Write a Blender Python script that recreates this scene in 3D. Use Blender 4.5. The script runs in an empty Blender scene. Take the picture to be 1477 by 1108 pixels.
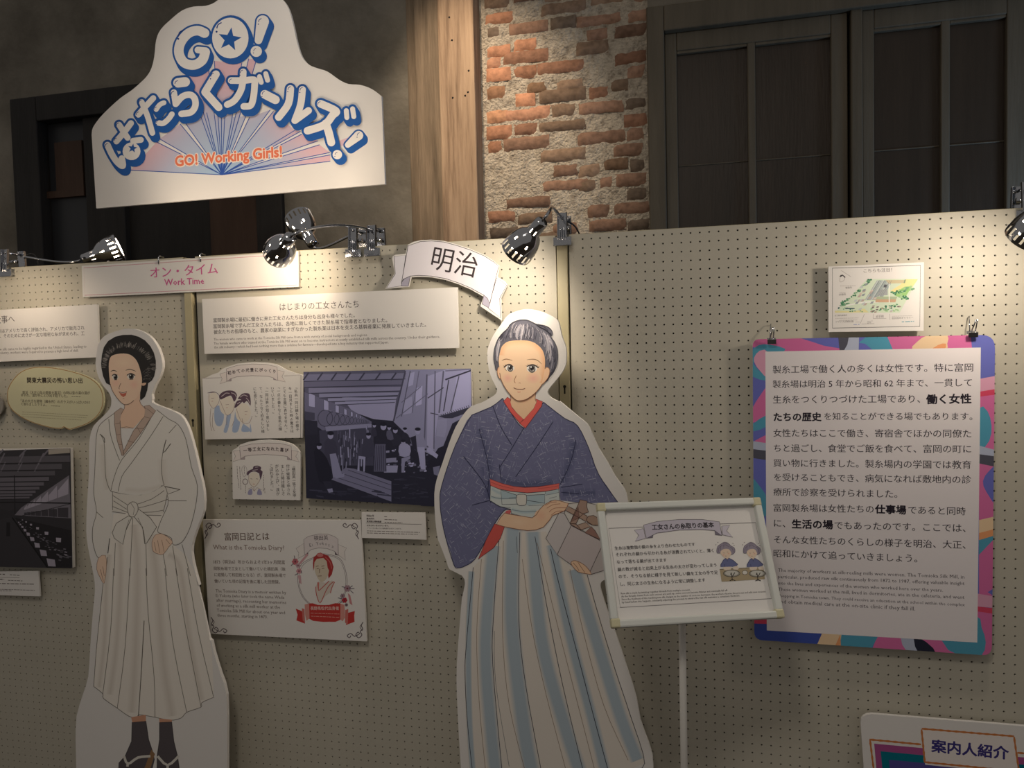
import bpy, bmesh, math, random
from mathutils import Vector, Matrix
random.seed(7)
C = bpy.context.scene.collection
scn = bpy.context.scene

# ------------------------------------------------------------------ camera
FPX, YAW, PITCH, ROLL = 1142.5, -0.2501, -0.0460, -0.02365
CAM = Vector((0.0, -2.2546, 1.52))
def _basis(y, p, r):
    f0 = Vector((math.sin(y)*math.cos(p), math.cos(y)*math.cos(p), math.sin(p)))
    r0 = Vector((math.cos(y), -math.sin(y), 0)); u0 = r0.cross(f0)
    return math.cos(r)*r0+math.sin(r)*u0, -math.sin(r)*r0+math.cos(r)*u0, f0
RR, UU, FF = _basis(YAW, PITCH, ROLL)
cd = bpy.data.cameras.new('camera'); cam = bpy.data.objects.new('camera', cd); C.objects.link(cam)
cd.sensor_width = 36.0; cd.lens = FPX/1477*36.0; cd.clip_start = .05
m3 = Matrix((RR, UU, -FF)).transposed()
cam.matrix_world = Matrix.Translation(CAM) @ m3.to_4x4()
scn.camera = cam

# ------------------------------------------------------------------ world, light, exposure
w = bpy.data.worlds.new('world'); scn.world = w; w.use_nodes = True
w.node_tree.nodes['Background'].inputs[0].default_value = (1.0, .93, .86, 1)
w.node_tree.nodes['Background'].inputs[1].default_value = .20
scn.view_settings.view_transform = 'Standard'; scn.view_settings.look = 'None'
scn.view_settings.exposure = 0.0; scn.view_settings.gamma = 1.0
scn.view_settings.use_curve_mapping = False

def light(name, kind, loc, energy, col, target=None, **kw):
    ld = bpy.data.lights.new(name, kind); ld.energy = energy; ld.color = col
    for k, v in kw.items(): setattr(ld, k, v)
    o = bpy.data.objects.new(name, ld); C.objects.link(o); o.location = loc
    if target is not None:
        o.rotation_euler = (Vector(target)-Vector(loc)).to_track_quat('-Z', 'Y').to_euler()
    return o
WARM = (1.0, .80, .58)
# ceiling track spots: one grazing the post and the brick, a softer one over the back wall
light('unseen_ceiling_spot', 'SPOT', (-1.22, .45, 3.9), 128, (1, .78, .56), (-1.10, 1.6, 2.65), spot_size=math.radians(44), spot_blend=1, shadow_soft_size=.03)
light('unseen_ceiling_spot', 'SPOT', (-1.1, -.2, 4.2), 68, (1, .86, .68), (-1.2, 1.6, 2.25), spot_size=math.radians(48), spot_blend=1, shadow_soft_size=.05)
light('unseen_ceiling_spot', 'SPOT', (-.5, -2.6, 3.6), 72, (1, .90, .78), (-.6, 0, 1.5), spot_size=math.radians(90), spot_blend=1, shadow_soft_size=.25)  # added unseen spot from the front, lifts the upper boards
light('unseen_ceiling_spot', 'SPOT', (-1.6, -1.5, 4.1), 55, (1, .92, .84), (-1.72, .5, 2.45), spot_size=math.radians(30), spot_blend=.8, shadow_soft_size=.06)  # added unseen spot that brightens the logo board
light('unseen_daylight', 'AREA', (2.1, .95, 1.35), 15, (.42, .66, 1), (1.35, 1.7, 1.9), size=.4)  # added unseen blue area light for the cool tone of the right door

# ------------------------------------------------------------------ pixel rays -> real planes
def ray(u, v): return FF+RR*((u-738.5)/FPX)-UU*((v-554)/FPX)
class Canvas:
    """a flat face standing in the room: point on it and outward normal"""
    def __init__(s, o, n=(0, -1, 0)):
        s.o = Vector(o); s.n = Vector(n).normalized(); s.films = []
    def at(s, u, v, h=0.0):
        d = ray(u, v); oo = s.o+s.n*h
        return CAM+d*((oo-CAM).dot(s.n)/d.dot(s.n))
def wall(y): return Canvas((0, y, 0))
def Z(x0, y0, s):
    """read coordinates off an enlarged part of the photograph"""
    def f(*pts):
        return [(x0+x/s, y0+y/s) for x, y in pts]
    return f

def lin(c):
    return tuple(((x/255)/12.92 if x <= 10 else (((x/255)+.055)/1.055)**2.4) for x in c[:3])

# ------------------------------------------------------------------ materials
def mat(name, col, rough=.6, metal=0.0, emit=None, spec=.35):
    m = bpy.data.materials.new(name); m.use_nodes = True
    b = m.node_tree.nodes['Principled BSDF']
    b.inputs['Base Color'].default_value = (*col, 1); b.inputs['Roughness'].default_value = rough
    b.inputs['Metallic'].default_value = metal; b.inputs['Specular IOR Level'].default_value = spec
    if emit:
        b.inputs['Emission Color'].default_value = (*emit[0], 1); b.inputs['Emission Strength'].default_value = emit[1]
    return m
def noise_mat(name, cols, scale=6, detail=8, rough=.8, bump=.3, bscale=40, stretch=(1, 1, 1), spec=.3, pos=(.3, .7), bdist=.01):
    m = mat(name, cols[0], rough, spec=spec); nt = m.node_tree; b = nt.nodes['Principled BSDF']
    tc = nt.nodes.new('ShaderNodeTexCoord'); mp = nt.nodes.new('ShaderNodeMapping'); mp.inputs['Scale'].default_value = stretch
    n = nt.nodes.new('ShaderNodeTexNoise'); n.inputs['Scale'].default_value = scale; n.inputs['Detail'].default_value = detail
    n.inputs['Roughness'].default_value = .65
    r = nt.nodes.new('ShaderNodeValToRGB'); e = r.color_ramp.elements
    e[0].position, e[1].position = pos
    e[0].color = (*cols[0], 1); e[1].color = (*cols[1], 1)
    if len(cols) > 2:
        k = e.new((pos[0]+pos[1])/2); k.color = (*cols[2], 1)
    n2 = nt.nodes.new('ShaderNodeTexNoise'); n2.inputs['Scale'].default_value = bscale; n2.inputs['Detail'].default_value = 6
    bp = nt.nodes.new('ShaderNodeBump'); bp.inputs['Strength'].default_value = bump; bp.inputs['Distance'].default_value = bdist
    L = nt.links.new
    L(tc.outputs['Object'], mp.inputs[0]); L(mp.outputs[0], n.inputs[0]); L(mp.outputs[0], n2.inputs[0])
    L(n.outputs[0], r.inputs[0]); L(r.outputs[0], b.inputs['Base Color']); L(n2.outputs[0], bp.inputs['Height']); L(bp.outputs[0], b.inputs['Normal'])
    return m
def ink_mat(name, rough=.5, spec=.25, bump=0):
    m = mat(name, (1, 1, 1), rough, spec=spec); nt = m.node_tree; b = nt.nodes['Principled BSDF']
    a = nt.nodes.new('ShaderNodeVertexColor'); a.layer_name = 'ink'
    if bump:
        n = nt.nodes.new('ShaderNodeTexNoise'); n.inputs['Scale'].default_value = 38; n.inputs['Detail'].default_value = 10
        tc = nt.nodes.new('ShaderNodeTexCoord'); nt.links.new(tc.outputs['Object'], n.inputs[0])
        mx = nt.nodes.new('ShaderNodeMix'); mx.data_type = 'RGBA'; mx.blend_type = 'MULTIPLY'
        mr = nt.nodes.new('ShaderNodeMapRange'); mr.inputs[1].default_value = .3; mr.inputs[2].default_value = .6; mr.inputs[3].default_value = .72; mr.inputs[4].default_value = 1.12
        nt.links.new(n.outputs[0], mr.inputs[0]); mx.inputs[0].default_value = 1
        nt.links.new(a.outputs[0], mx.inputs[6]); nt.links.new(mr.outputs[0], mx.inputs[7]); nt.links.new(mx.outputs[2], b.inputs['Base Color'])
        bp = nt.nodes.new('ShaderNodeBump'); bp.inputs['Strength'].default_value = bump; bp.inputs['Distance'].default_value = .01
        nt.links.new(n.outputs[0], bp.inputs['Height']); nt.links.new(bp.outputs[0], b.inputs['Normal'])
    else:
        nt.links.new(a.outputs[0], b.inputs['Base Color'])
    return m
INK = ink_mat('printed_ink')
PAPER = mat('white_foam_board', (.80, .775, .75), .55)
CREAM = mat('cream_board', (.62, .60, .40), .55)
PEG = noise_mat('cream_painted_pegboard', ((.50, .47, .39), (.54, .51, .43)), 3, 4, .5, .03, 300)
POST = mat('olive_cream_post', (.47, .42, .27), .45)
DARK = mat('void_shade', (.012, .011, .010), .9)  # near-black stands for the shade inside holes, slots and gaps
CHROME = mat('chrome', (.46, .47, .50), .10, 1)
GLOW = mat('lamp_bulb_glass', (1, .9, .75), .3, emit=((1, .80, .58), 26))
INNER = mat('white_reflector', (.85, .83, .8), .4)
BLACK = mat('black_rubber', (.02, .02, .022), .5)
PLASTER = noise_mat('stained_grey_plaster', ((.105, .092, .073), (.31, .28, .235), (.205, .185, .15)), 1.3, 14, .85, .5, 26)
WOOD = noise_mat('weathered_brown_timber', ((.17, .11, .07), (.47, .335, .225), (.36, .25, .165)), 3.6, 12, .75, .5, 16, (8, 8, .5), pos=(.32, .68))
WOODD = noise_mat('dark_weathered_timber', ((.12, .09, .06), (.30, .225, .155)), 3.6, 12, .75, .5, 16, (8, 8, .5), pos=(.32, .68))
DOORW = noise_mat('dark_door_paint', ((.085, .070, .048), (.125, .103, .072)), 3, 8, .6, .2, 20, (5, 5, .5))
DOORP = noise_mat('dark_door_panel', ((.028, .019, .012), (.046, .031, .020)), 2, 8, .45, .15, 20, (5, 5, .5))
BLKW = noise_mat('black_timber', ((.016, .014, .013), (.028, .025, .023)), 3, 8, .6, .2, 20, (5, 5, .5))
REDW = noise_mat('red_brown_board', ((.055, .030, .020), (.085, .05, .034)), 2, 8, .6, .2, 20, (5, 5, .5))
SLATE = mat('dull_glass', (.035, .037, .042), .35)
MORTAR = noise_mat('rough_lime_mortar', ((.24, .20, .155), (.60, .53, .43), (.48, .42, .34)), 30, 10, .95, 1.0, 90, pos=(.30, .60), bdist=.02)
BRICK = ink_mat('old_red_brick', .9, .2, .5)
FLOORM = noise_mat('dark_wood_floor', ((.06, .045, .03), (.12, .09, .06)), 3, 8, .5, .1, 20, (1, 8, 1))

# ------------------------------------------------------------------ objects
def empty(name, loc, label, cat, group=None):
    o = bpy.data.objects.new(name, None); C.objects.link(o); o.location = loc; o.empty_display_size = .05
    o['label'] = label; o['category'] = cat
    if group: o['group'] = group
    return o
class MB:
    """collects shapes of one part; world coordinates"""
    def __init__(s): s.v = []; s.f = []; s.c = []; s.m = []; s.mi = 0; s.sm = []
    def add(s, vs, fs, col=None, smooth=False):
        b = len(s.v); s.v += [Vector(x) for x in vs]
        if callable(col): s.c += [col(i) for i in range(len(vs))]
        else: s.c += [col or (1, 1, 1)]*len(vs)
        for f in fs: s.f.append([b+i for i in f]); s.m.append(s.mi); s.sm.append(smooth)
    def box(s, a, b, col=None):
        (x0, y0, z0), (x1, y1, z1) = a, b
        s.add([(x0, y0, z0), (x1, y0, z0), (x1, y1, z0), (x0, y1, z0), (x0, y0, z1), (x1, y0, z1), (x1, y1, z1), (x0, y1, z1)],
              [(0, 3, 2, 1), (4, 5, 6, 7), (0, 1, 5, 4), (1, 2, 6, 5), (2, 3, 7, 6), (3, 0, 4, 7)], col)
    def obox(s, c, ax, ay, az, col=None):
        c = Vector(c); ax, ay, az = Vector(ax), Vector(ay), Vector(az)
        vs = [c+i*ax+j*ay+k*az for k in (-1, 1) for j in (-1, 1) for i in (-1, 1)]
        s.add(vs, [(0, 2, 3, 1), (4, 5, 7, 6), (0, 1, 5, 4), (1, 3, 7, 5), (3, 2, 6, 7), (2, 0, 4, 6)], col)
    def tube(s, pts, r, n=10, col=None, caps=True):
        pts = [Vector(p) for p in pts]; rings = []
        up = Vector((0, 0, 1))
        for i, p in enumerate(pts):
            t = (pts[min(i+1, len(pts)-1)]-pts[max(i-1, 0)]).normalized()
            a = t.cross(up if abs(t.z) < .95 else Vector((1, 0, 0))).normalized(); b = t.cross(a)
            rad = r[i] if isinstance(r, (list, tuple)) else r
            rings.append([p+rad*(math.cos(2*math.pi*k/n)*a+math.sin(2*math.pi*k/n)*b) for k in range(n)])
        vs = [q for R_ in rings for q in R_]; fs = []
        for i in range(len(rings)-1):
            for k in range(n):
                fs.append((i*n+k, i*n+(k+1) % n, (i+1)*n+(k+1) % n, (i+1)*n+k))
        if caps: fs += [tuple(range(n-1, -1, -1)), tuple((len(rings)-1)*n+k for k in range(n))]
        s.add(vs, fs, col, True)
    def build(s, name, m, parent=None, bevel=0, structure=False, label=None, solid=0, kind=None):
        me = bpy.data.meshes.new(name)
        off = Vector((0, 0, 0)); q = parent
        while q: off = off+q.location; q = q.parent
        me.from_pydata([tuple(v-off) for v in s.v], [], s.f)
        for mm in (m if isinstance(m, (list, tuple)) else [m]): me.materials.append(mm)
        me.polygons.foreach_set('material_index', s.m)
        me.polygons.foreach_set('use_smooth', s.sm)
        at = me.color_attributes.new('ink', 'FLOAT_COLOR', 'POINT')
        at.data.foreach_set('color', [x for c in s.c for x in (*c[:3], 1.0)])
        me.update()
        o = bpy.data.objects.new(name, me); C.objects.link(o)
        if parent: o.parent = parent
        if structure: o['kind'] = 'structure'
        if kind: o['kind'] = kind
        if label: o['label'] = label
        if bevel:
            md = o.modifiers.new('bevel', 'BEVEL'); md.width = bevel; md.segments = 2; md.limit_method = 'ANGLE'
        if solid:
            md = o.modifiers.new('solid', 'SOLIDIFY'); md.thickness = solid
        return o

def spline(p, n=4, closed=False):
    if len(p) < 3: return list(p)
    out = []; N = len(p)
    rng = range(N if closed else N-1)
    for i in rng:
        if closed: a, b, c, d = p[(i-1) % N], p[i], p[(i+1) % N], p[(i+2) % N]
        else: a, b, c, d = p[max(i-1, 0)], p[i], p[i+1], p[min(i+2, N-1)]
        for k in range(n):
            t = k/n
            out.append(tuple(.5*(2*b[j]+(c[j]-a[j])*t+(2*a[j]-5*b[j]+4*c[j]-d[j])*t*t+(3*b[j]-a[j]-3*c[j]+d[j])*t**3) for j in (0, 1)))
    if not closed: out.append(tuple(p[-1]))
    return out
def inside(p, poly):
    x, y = p; r = False; j = len(poly)-1
    for i in range(len(poly)):
        xi, yi = poly[i]; xj, yj = poly[j]
        if (yi > y) != (yj > y) and x < (xj-xi)*(y-yi)/(yj-yi)+xi: r = not r
        j = i
    return r
def clip(poly, conv):
    """Sutherland-Hodgman against a convex outline given clockwise on screen"""
    out = list(poly); N = len(conv)
    for i in range(N):
        a, b = conv[i], conv[(i+1) % N]; src = out; out = []
        if not src: break
        side = lambda p: (b[0]-a[0])*(p[1]-a[1])-(b[1]-a[1])*(p[0]-a[0])
        for k in range(len(src)):
            p, q = src[k-1], src[k]; sp, sq = side(p), side(q)
            if (sp >= 0) != (sq >= 0):
                t = sp/(sp-sq); out.append((p[0]+(q[0]-p[0])*t, p[1]+(q[1]-p[1])*t))
            if sq >= 0: out.append(q)
    return out
INK0, FILM = 1.0e-4, 1.2e-5
_fc = bpy.data.curves.new('lettering_source', 'FONT'); _fo = bpy.data.objects.new('lettering_source', _fc)
C.objects.link(_fo)
_cache = {}
def glyphs(s, bold=0.0, res=2):
    k = (s, bold, res)
    if k not in _cache:
        _fc.body = s; _fc.offset = bold; _fc.resolution_u = res
        dg = bpy.context.evaluated_depsgraph_get(); dg.update()
        me = bpy.data.meshes.new_from_object(_fo.evaluated_get(dg))
        _cache[k] = ([(v.co.x, v.co.y) for v in me.vertices], [tuple(p.vertices) for p in me.polygons])
        bpy.data.meshes.remove(me)
    return _cache[k]
class Art(MB):
    """printed artwork on a canvas: every shape is its own hair-thin film of ink, later films on top"""
    def __init__(s, cv): super().__init__(); s.cv = cv; s.items = []
    def put(s, lay, fn, fs, col): s.items.append((lay, len(s.items), fn, fs, col))
    def build(s, *a, **k):
        """each film lies one step above the films it overlaps on this face"""
        R_, U_, o = RR, UU, s.cv.o; done = s.cv.films
        for lay, _, fn, fs, col in sorted(s.items, key=lambda q: q[:2]):
            P = fn(0.0); X = [p.dot(R_) for p in P]; Y = [p.dot(U_) for p in P]
            x0, x1, y0, y1 = min(X), max(X), min(Y), max(Y); L = 0
            for q in done:
                if q[4] > L and q[0] < x1 and q[1] > x0 and q[2] < y1 and q[3] > y0: L = q[4]
            done.append((x0, x1, y0, y1, L+1)); s.add(fn(INK0+(L+1)*FILM), fs, col)
        return super().build(*a, **k)
    def poly(s, pts, col, lay=0, smooth=0):
        if smooth: pts = spline(pts, smooth, True)
        if len(pts) < 3: return
        a = sum(pts[i-1][0]*pts[i][1]-pts[i][0]*pts[i-1][1] for i in range(len(pts)))
        if a > 0: pts = pts[::-1]
        s.put(lay, lambda h: [s.cv.at(u, v, h) for u, v in pts], [tuple(range(len(pts)))], (lambda i: lin(col(pts[i]))) if callable(col) else lin(col))
    def ell(s, c, rx, ry, col, lay=0, n=20, rot=0):
        cr, sr = math.cos(rot), math.sin(rot)
        s.poly([(c[0]+rx*math.cos(t)*cr-ry*math.sin(t)*sr, c[1]+rx*math.cos(t)*sr+ry*math.sin(t)*cr) for t in [2*math.pi*k/n for k in range(n)]], col, lay)
    def glow(s, c, rx, ry, ci, co, lay=0, n=18):
        """soft airbrushed spot"""
        q = [c]+[(c[0]+rx*math.cos(2*math.pi*k/n), c[1]+ry*math.sin(2*math.pi*k/n)) for k in range(n)]
        s.put(lay, lambda h: [s.cv.at(u, v, h) for u, v in q], [(0, 1+(k+1) % n, 1+k) for k in range(n)], lambda i: lin(co if i else ci))
    def line(s, pts, wd, col, lay=0, smooth=0, closed=False, taper=False):
        if smooth: pts = spline(pts, smooth, closed)
        if closed: pts = list(pts)+[pts[0]]
        N = len(pts); L = []
        for i in range(N):
            if closed and i in (0, N-1): a, b = pts[N-2], pts[1]
            else: a, b = pts[max(i-1, 0)], pts[min(i+1, N-1)]
            dx, dy = b[0]-a[0], b[1]-a[1]; d = math.hypot(dx, dy) or 1
            ww = wd/2*(1 if not taper else (.25+.75*math.sin(math.pi*(i+.5)/N)))
            L.append((pts[i][0]+dy/d*ww, pts[i][1]-dx/d*ww)); L.append((pts[i][0]-dy/d*ww, pts[i][1]+dx/d*ww))
        s.put(lay, lambda h: [s.cv.at(*q, h) for q in L], [(2*i, 2*i+1, 2*i+3, 2*i+2) for i in range(N-1)], lin(col))
    def fat(s, pts, wd, col, lay=0, smooth=0, taper=None):
        """thick marker stroke with round ends and joints"""
        if smooth: pts = spline(pts, smooth)
        N = len(pts); ws = [wd]*N if taper is None else [wd+(taper-wd)*i/(N-1) for i in range(N)]
        for i in range(N):
            s.ell(pts[i], ws[i]/2, ws[i]/2, col, lay, 18)
            if i:
                (x0, y0), (x1, y1) = pts[i-1], pts[i]; d = math.hypot(x1-x0, y1-y0) or 1
                nx, ny = (y1-y0)/d, -(x1-x0)/d; a, b = ws[i-1]/2, ws[i]/2
                s.poly([(x0+nx*a, y0+ny*a), (x1+nx*b, y1+ny*b), (x1-nx*b, y1-ny*b), (x0-nx*a, y0-ny*a)], col, lay)
    def strip(s, pts, prof, lay=0, smooth=6):
        """soft-edged band: prof = [(offset px, colour), ...] across"""
        pts = spline(pts, smooth); N = len(pts); M = len(prof); q = []; cs = []
        for i in range(N):
            a, b = pts[max(i-1, 0)], pts[min(i+1, N-1)]; dx, dy = b[0]-a[0], b[1]-a[1]; d = math.hypot(dx, dy) or 1
            for o, c in prof:
                q.append((pts[i][0]-dy/d*o, pts[i][1]+dx/d*o)); cs.append(lin(c))
        s.put(lay, lambda h: [s.cv.at(u, v, h) for u, v in q], [(i*M+k, i*M+k+1, (i+1)*M+k+1, (i+1)*M+k) for i in range(N-1) for k in range(M-1)], lambda i: cs[i])
    def _bold(s, b):
        if b < .003: return [(0, 0)]
        if b < .016: return [(-b*.8, 0), (b*.8, 0)]
        n = 8 if b < .05 else 14
        return [(b*math.cos(2*math.pi*k/n), b*math.sin(2*math.pi*k/n)) for k in range(n)]
    def text(s, t, p0, p1, col=(60, 56, 58), lay=0, bold=0.0, hs=1.0, res=2, base=None):
        vs, fs = glyphs(t, 0, res)
        if not vs: return
        x0 = min(v[0] for v in vs)-bold; x1 = max(v[0] for v in vs)+bold; w_ = x1-x0
        yb = min(v[1] for v in vs) if base is None else base
        for sx, sy in s._bold(bold):
            def fn(h, sx=sx, sy=sy):
                A = s.cv.at(*p0, h); B = s.cv.at(*p1, h); ex = (B-A)/w_; ey = s.cv.n.cross(ex)*hs
                return [A+ex*(x+sx-x0)+ey*(y+sy-yb) for x, y in vs]
            s.put(lay, fn, fs, lin(col))
    def en(s, t, p0, p1, col=(95, 90, 90), lay=0, bold=.004, hs=1.0): s.text(t, p0, p1, col, lay, bold, hs, 1, 0.0)
    def glyph(s, ch, c, d, size, col, lay, bold):
        vs, fs = glyphs(ch, 0, 1)
        if not vs: return
        xm = .5 if ord(ch) > 255 else (min(v[0] for v in vs)+max(v[0] for v in vs))/2
        for sx, sy in s._bold(bold):
            def fn(h, sx=sx, sy=sy):
                A = s.cv.at(*c, h); ex = s.cv.at(c[0]+d[0]*size, c[1]+d[1]*size, h)-A; ey = s.cv.n.cross(ex)
                return [A+ex*(x+sx-xm)+ey*(y+sy-.36) for x, y in vs]
            s.put(lay, fn, fs, lin(col))
    def chars(s, t, pts, size, col=(60, 56, 58), lay=0, bold=0.0, tilt=True):
        """single characters set along a path of centres"""
        for i, ch in enumerate(t):
            if ch == ' ': continue
            a, b = pts[max(i-1, 0)], pts[min(i+1, len(pts)-1)]
            dx, dy = (b[0]-a[0], b[1]-a[1]) if tilt else (1, 0); d = math.hypot(dx, dy) or 1
            s.glyph(ch, pts[i], (dx/d, dy/d), size, col, lay, bold)
    def column(s, t, top, bot, size, col=(70, 62, 64), bold=.01, lay=0):
        """vertical writing from top to bottom"""
        N = len(t)
        for i, ch in enumerate(t):
            f = i/(N-1); x = top[0]+(bot[0]-top[0])*f; y = top[1]+(bot[1]-top[1])*f
            if ch in '「」ー': s.glyph(ch, (x, y), (0, 1), size, col, lay, bold)
            else:
                o = size*.55 if ch in '、。' else 0
                s.glyph(ch, (x+o, y-o*.8), (1, 0), size, col, lay, bold)
    def micro(s, p0, p1, wd, col=(150, 145, 140), lay=0, seed=0):
        """a line of print too small to read"""
        rnd = random.Random(seed*77+int(p0[0]*9+p0[1])); L = math.hypot(p1[0]-p0[0], p1[1]-p0[1]); t = 0
        while t < L:
            q = min(L, t+rnd.uniform(1.5, 5)*wd); f = lambda a: (p0[0]+(p1[0]-p0[0])*a/L, p0[1]+(p1[1]-p0[1])*a/L)
            s.line([f(t), f(q)], wd*.8, col, lay); t = q+wd*rnd.uniform(.6, 1.1)

def slab(cv, outline, th, name='panel_board', m=PAPER, parent=None, label=None, bevel=0):
    """a board cut to an outline, th thick behind its printed face"""
    pts = list(outline)
    a = sum(pts[i-1][0]*pts[i][1]-pts[i][0]*pts[i-1][1] for i in range(len(pts)))
    if a > 0: pts = pts[::-1]
    N = len(pts); mb = MB()
    F = [cv.at(u, v) for u, v in pts]; B = [p-cv.n*th for p in F]
    mb.add(F+B, [tuple(range(N)), tuple(range(2*N-1, N-1, -1))]+[(i, N+i, N+(i+1) % N, (i+1) % N) for i in range(N)])
    return mb.build(name, m, parent, bevel, label=label)
def sign(name, label, cat, outline, y, th=.007, m=PAPER, board='panel_board', pad=True, group=None):
    """a board fixed to the pegboard by a spacer block; returns its empty and the canvas of its face"""
    cv = wall(y); P = [cv.at(u, v) for u, v in outline]
    x0, x1 = min(p.x for p in P), max(p.x for p in P); z0, z1 = min(p.z for p in P), max(p.z for p in P)
    t = empty(name, ((x0+x1)/2, y, z0), label, cat, group)
    slab(cv, outline, th, board, m, t)
    if pad:
        xm, zm = (x0+x1)/2, (z0+z1)/2; hx, hz = (x1-x0)*.3, (z1-z0)*.3
        if pad is not True: q = cv.at(*pad); xm, zm, hx, hz = q.x, q.z, .03, .03
        mb = MB()
        mb.box((xm-hx, y+th, zm-hz), (xm+hx, -.0005, zm+hz)); mb.build('spacer_block', PAPER, t)
    return t, cv
def floor_v(cv, u, z=.002):
    v = 1108.0
    for _ in range(40): v += (cv.at(u, v).z-z)*400
    return v
def ribbon(a, main, tails, folds, edge, fill, dark, wd, lay=0):
    for t in tails: a.poly(t, fill[1], lay); a.line(t, wd, edge, lay+1, closed=True)
    for t in folds: a.poly(t, dark, lay+1); a.line(t, wd, edge, lay+2, closed=True)
    a.poly(main, fill[0], lay+2); a.line(main, wd, edge, lay+3, closed=True)

# ================================================================== the setting
mb = MB(); mb.box((-11, -5, -.08), (7, 2.0, 0)); mb.build('floor', FLOORM, structure=True)
WY = 1.6
bw = wall(WY)
def wx(u, v=150, y=WY): return wall(y).at(u, v).x
def wz(u, v, y=WY): return wall(y).at(u, v).z
LDx0, LDx1, LDz = wx(27, 250), wx(406, 300), wz(100, 138)
xP0, xP1 = wx(603), wx(697, 170)
xB1 = wx(936, 150)
ZT = 4.3
mb = MB()
mb.box((-11, WY, 0), (LDx0, WY+.2, ZT)); mb.box((LDx0, WY, LDz), (LDx1, WY+.2, ZT)); mb.box((LDx1, WY, 0), (xP0, WY+.2, ZT))
mb.build('wall_back_left', PLASTER, structure=True)
# timber post beside the brick: a recessed dark strip, then the main baulk
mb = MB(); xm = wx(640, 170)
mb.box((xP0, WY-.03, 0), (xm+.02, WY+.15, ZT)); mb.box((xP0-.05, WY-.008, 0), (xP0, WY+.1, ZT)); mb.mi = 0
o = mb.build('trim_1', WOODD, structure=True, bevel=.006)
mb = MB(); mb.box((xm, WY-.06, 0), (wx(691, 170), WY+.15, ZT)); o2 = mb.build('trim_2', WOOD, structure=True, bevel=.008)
t2 = o2
for u, v in ((675, 133), (671, 138), (653, 141), (648, 25), (652, 58), (676, 102)):
    q = wall(WY-.06).at(u, v); mb = MB(); mb.tube([(q.x, WY-.0605, q.z), (q.x, WY-.05, q.z)], .005, 10); mb.build('nail_hole', DARK, t2)
# brick wall: rough mortar bed and single old bricks
by = WY+.05
mb = MB(); N = 150; x0, x1, z0, z1 = xP1-.03, xB1+.02, 1.5, 3.6; M = 300
rn = random.Random(3)
from mathutils import noise as mn
def mh(x, z):
    q = mn.fractal(Vector((x*9, z*9, 0)), 1.0, 2.0, 4)
    return .006*q+.004*mn.noise(Vector((x*45, z*45, 3)))
vs = []; fs = []
for j in range(M+1):
    for i in range(N+1):
        x = x0+(x1-x0)*i/N; z = z0+(z1-z0)*j/M
        vs.append((x, by-mh(x, z), z))
for j in range(M):
    for i in range(N): fs.append((j*(N+1)+i, j*(N+1)+i+1, (j+1)*(N+1)+i+1, (j+1)*(N+1)+i))
mb.add(vs, fs, None, True); mb.box((x0, by+.02, 0), (x1, by+.2, ZT))
wb = mb.build('wall_back_right', MORTAR, structure=True)
mb = MB()
zb = Z(560, 0, 3.211); bc = wall(by)
O1, O2, D1, D2, K1 = (172, 126, 100), (160, 120, 98), (146, 116, 98), (138, 116, 98), (110, 96, 84)
BR = [(445,580,85,O1),(705,925,35,D2),(870,1080,92,D1),(1110,1225,72,D1),(1225,1480,42,D1),(560,740,128,D1),(750,870,105,K1),(918,1015,160,D1),(1048,1200,142,D1),
 (455,565,238,O1),(578,685,208,O1),(870,1020,222,D2),(1045,1195,270,O2),(455,525,290,O2),(530,742,262,O2),(690,908,310,O2),(1108,1190,330,D1),(455,570,345,O1),(580,688,335,O1),
 (588,682,462,O1),(700,915,440,D2),(928,1025,428,O2),(530,750,528,O2),(755,868,512,D2),(882,1090,497,D1),(1095,1200,478,K1),(1092,1200,558,O2),(455,572,614,O1),(582,690,600,O2),(695,915,582,D2),
 (460,528,682,O1),(534,746,664,D1),(876,1098,637,D1),(1105,1182,620,D1),(705,915,718,D2),(1042,1180,695,D1),(765,876,790,D1),(1120,1190,765,K1),(710,924,858,D1),(975,1042,845,D1),(1052,1200,833,D1),
 (1105,1200,898,K1),(548,755,938,D1),(922,1028,978,D1),(1042,1210,966,D1),(462,595,1003,O2),(930,1102,1042,D1),(1110,1210,1040,K1),(600,760,1010,D2),(470,600,1080,K1),(640,860,1100,D2),
 (455,520,150,K1),(455,540,430,(168,128,100)),(455,560,540,(172,130,102)),(640,735,405,(150,120,95)),(780,900,395,D2),(1030,1110,395,D2),(880,980,790,D2),(1000,1110,760,(130,105,85)),(880,960,860,D2),
 (445,560,10,D2),(580,690,-20,D1),(720,900,-30,D2),(930,1100,-10,D2),(1130,1300,-30,D1),(760,880,1060,D1)]
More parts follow.
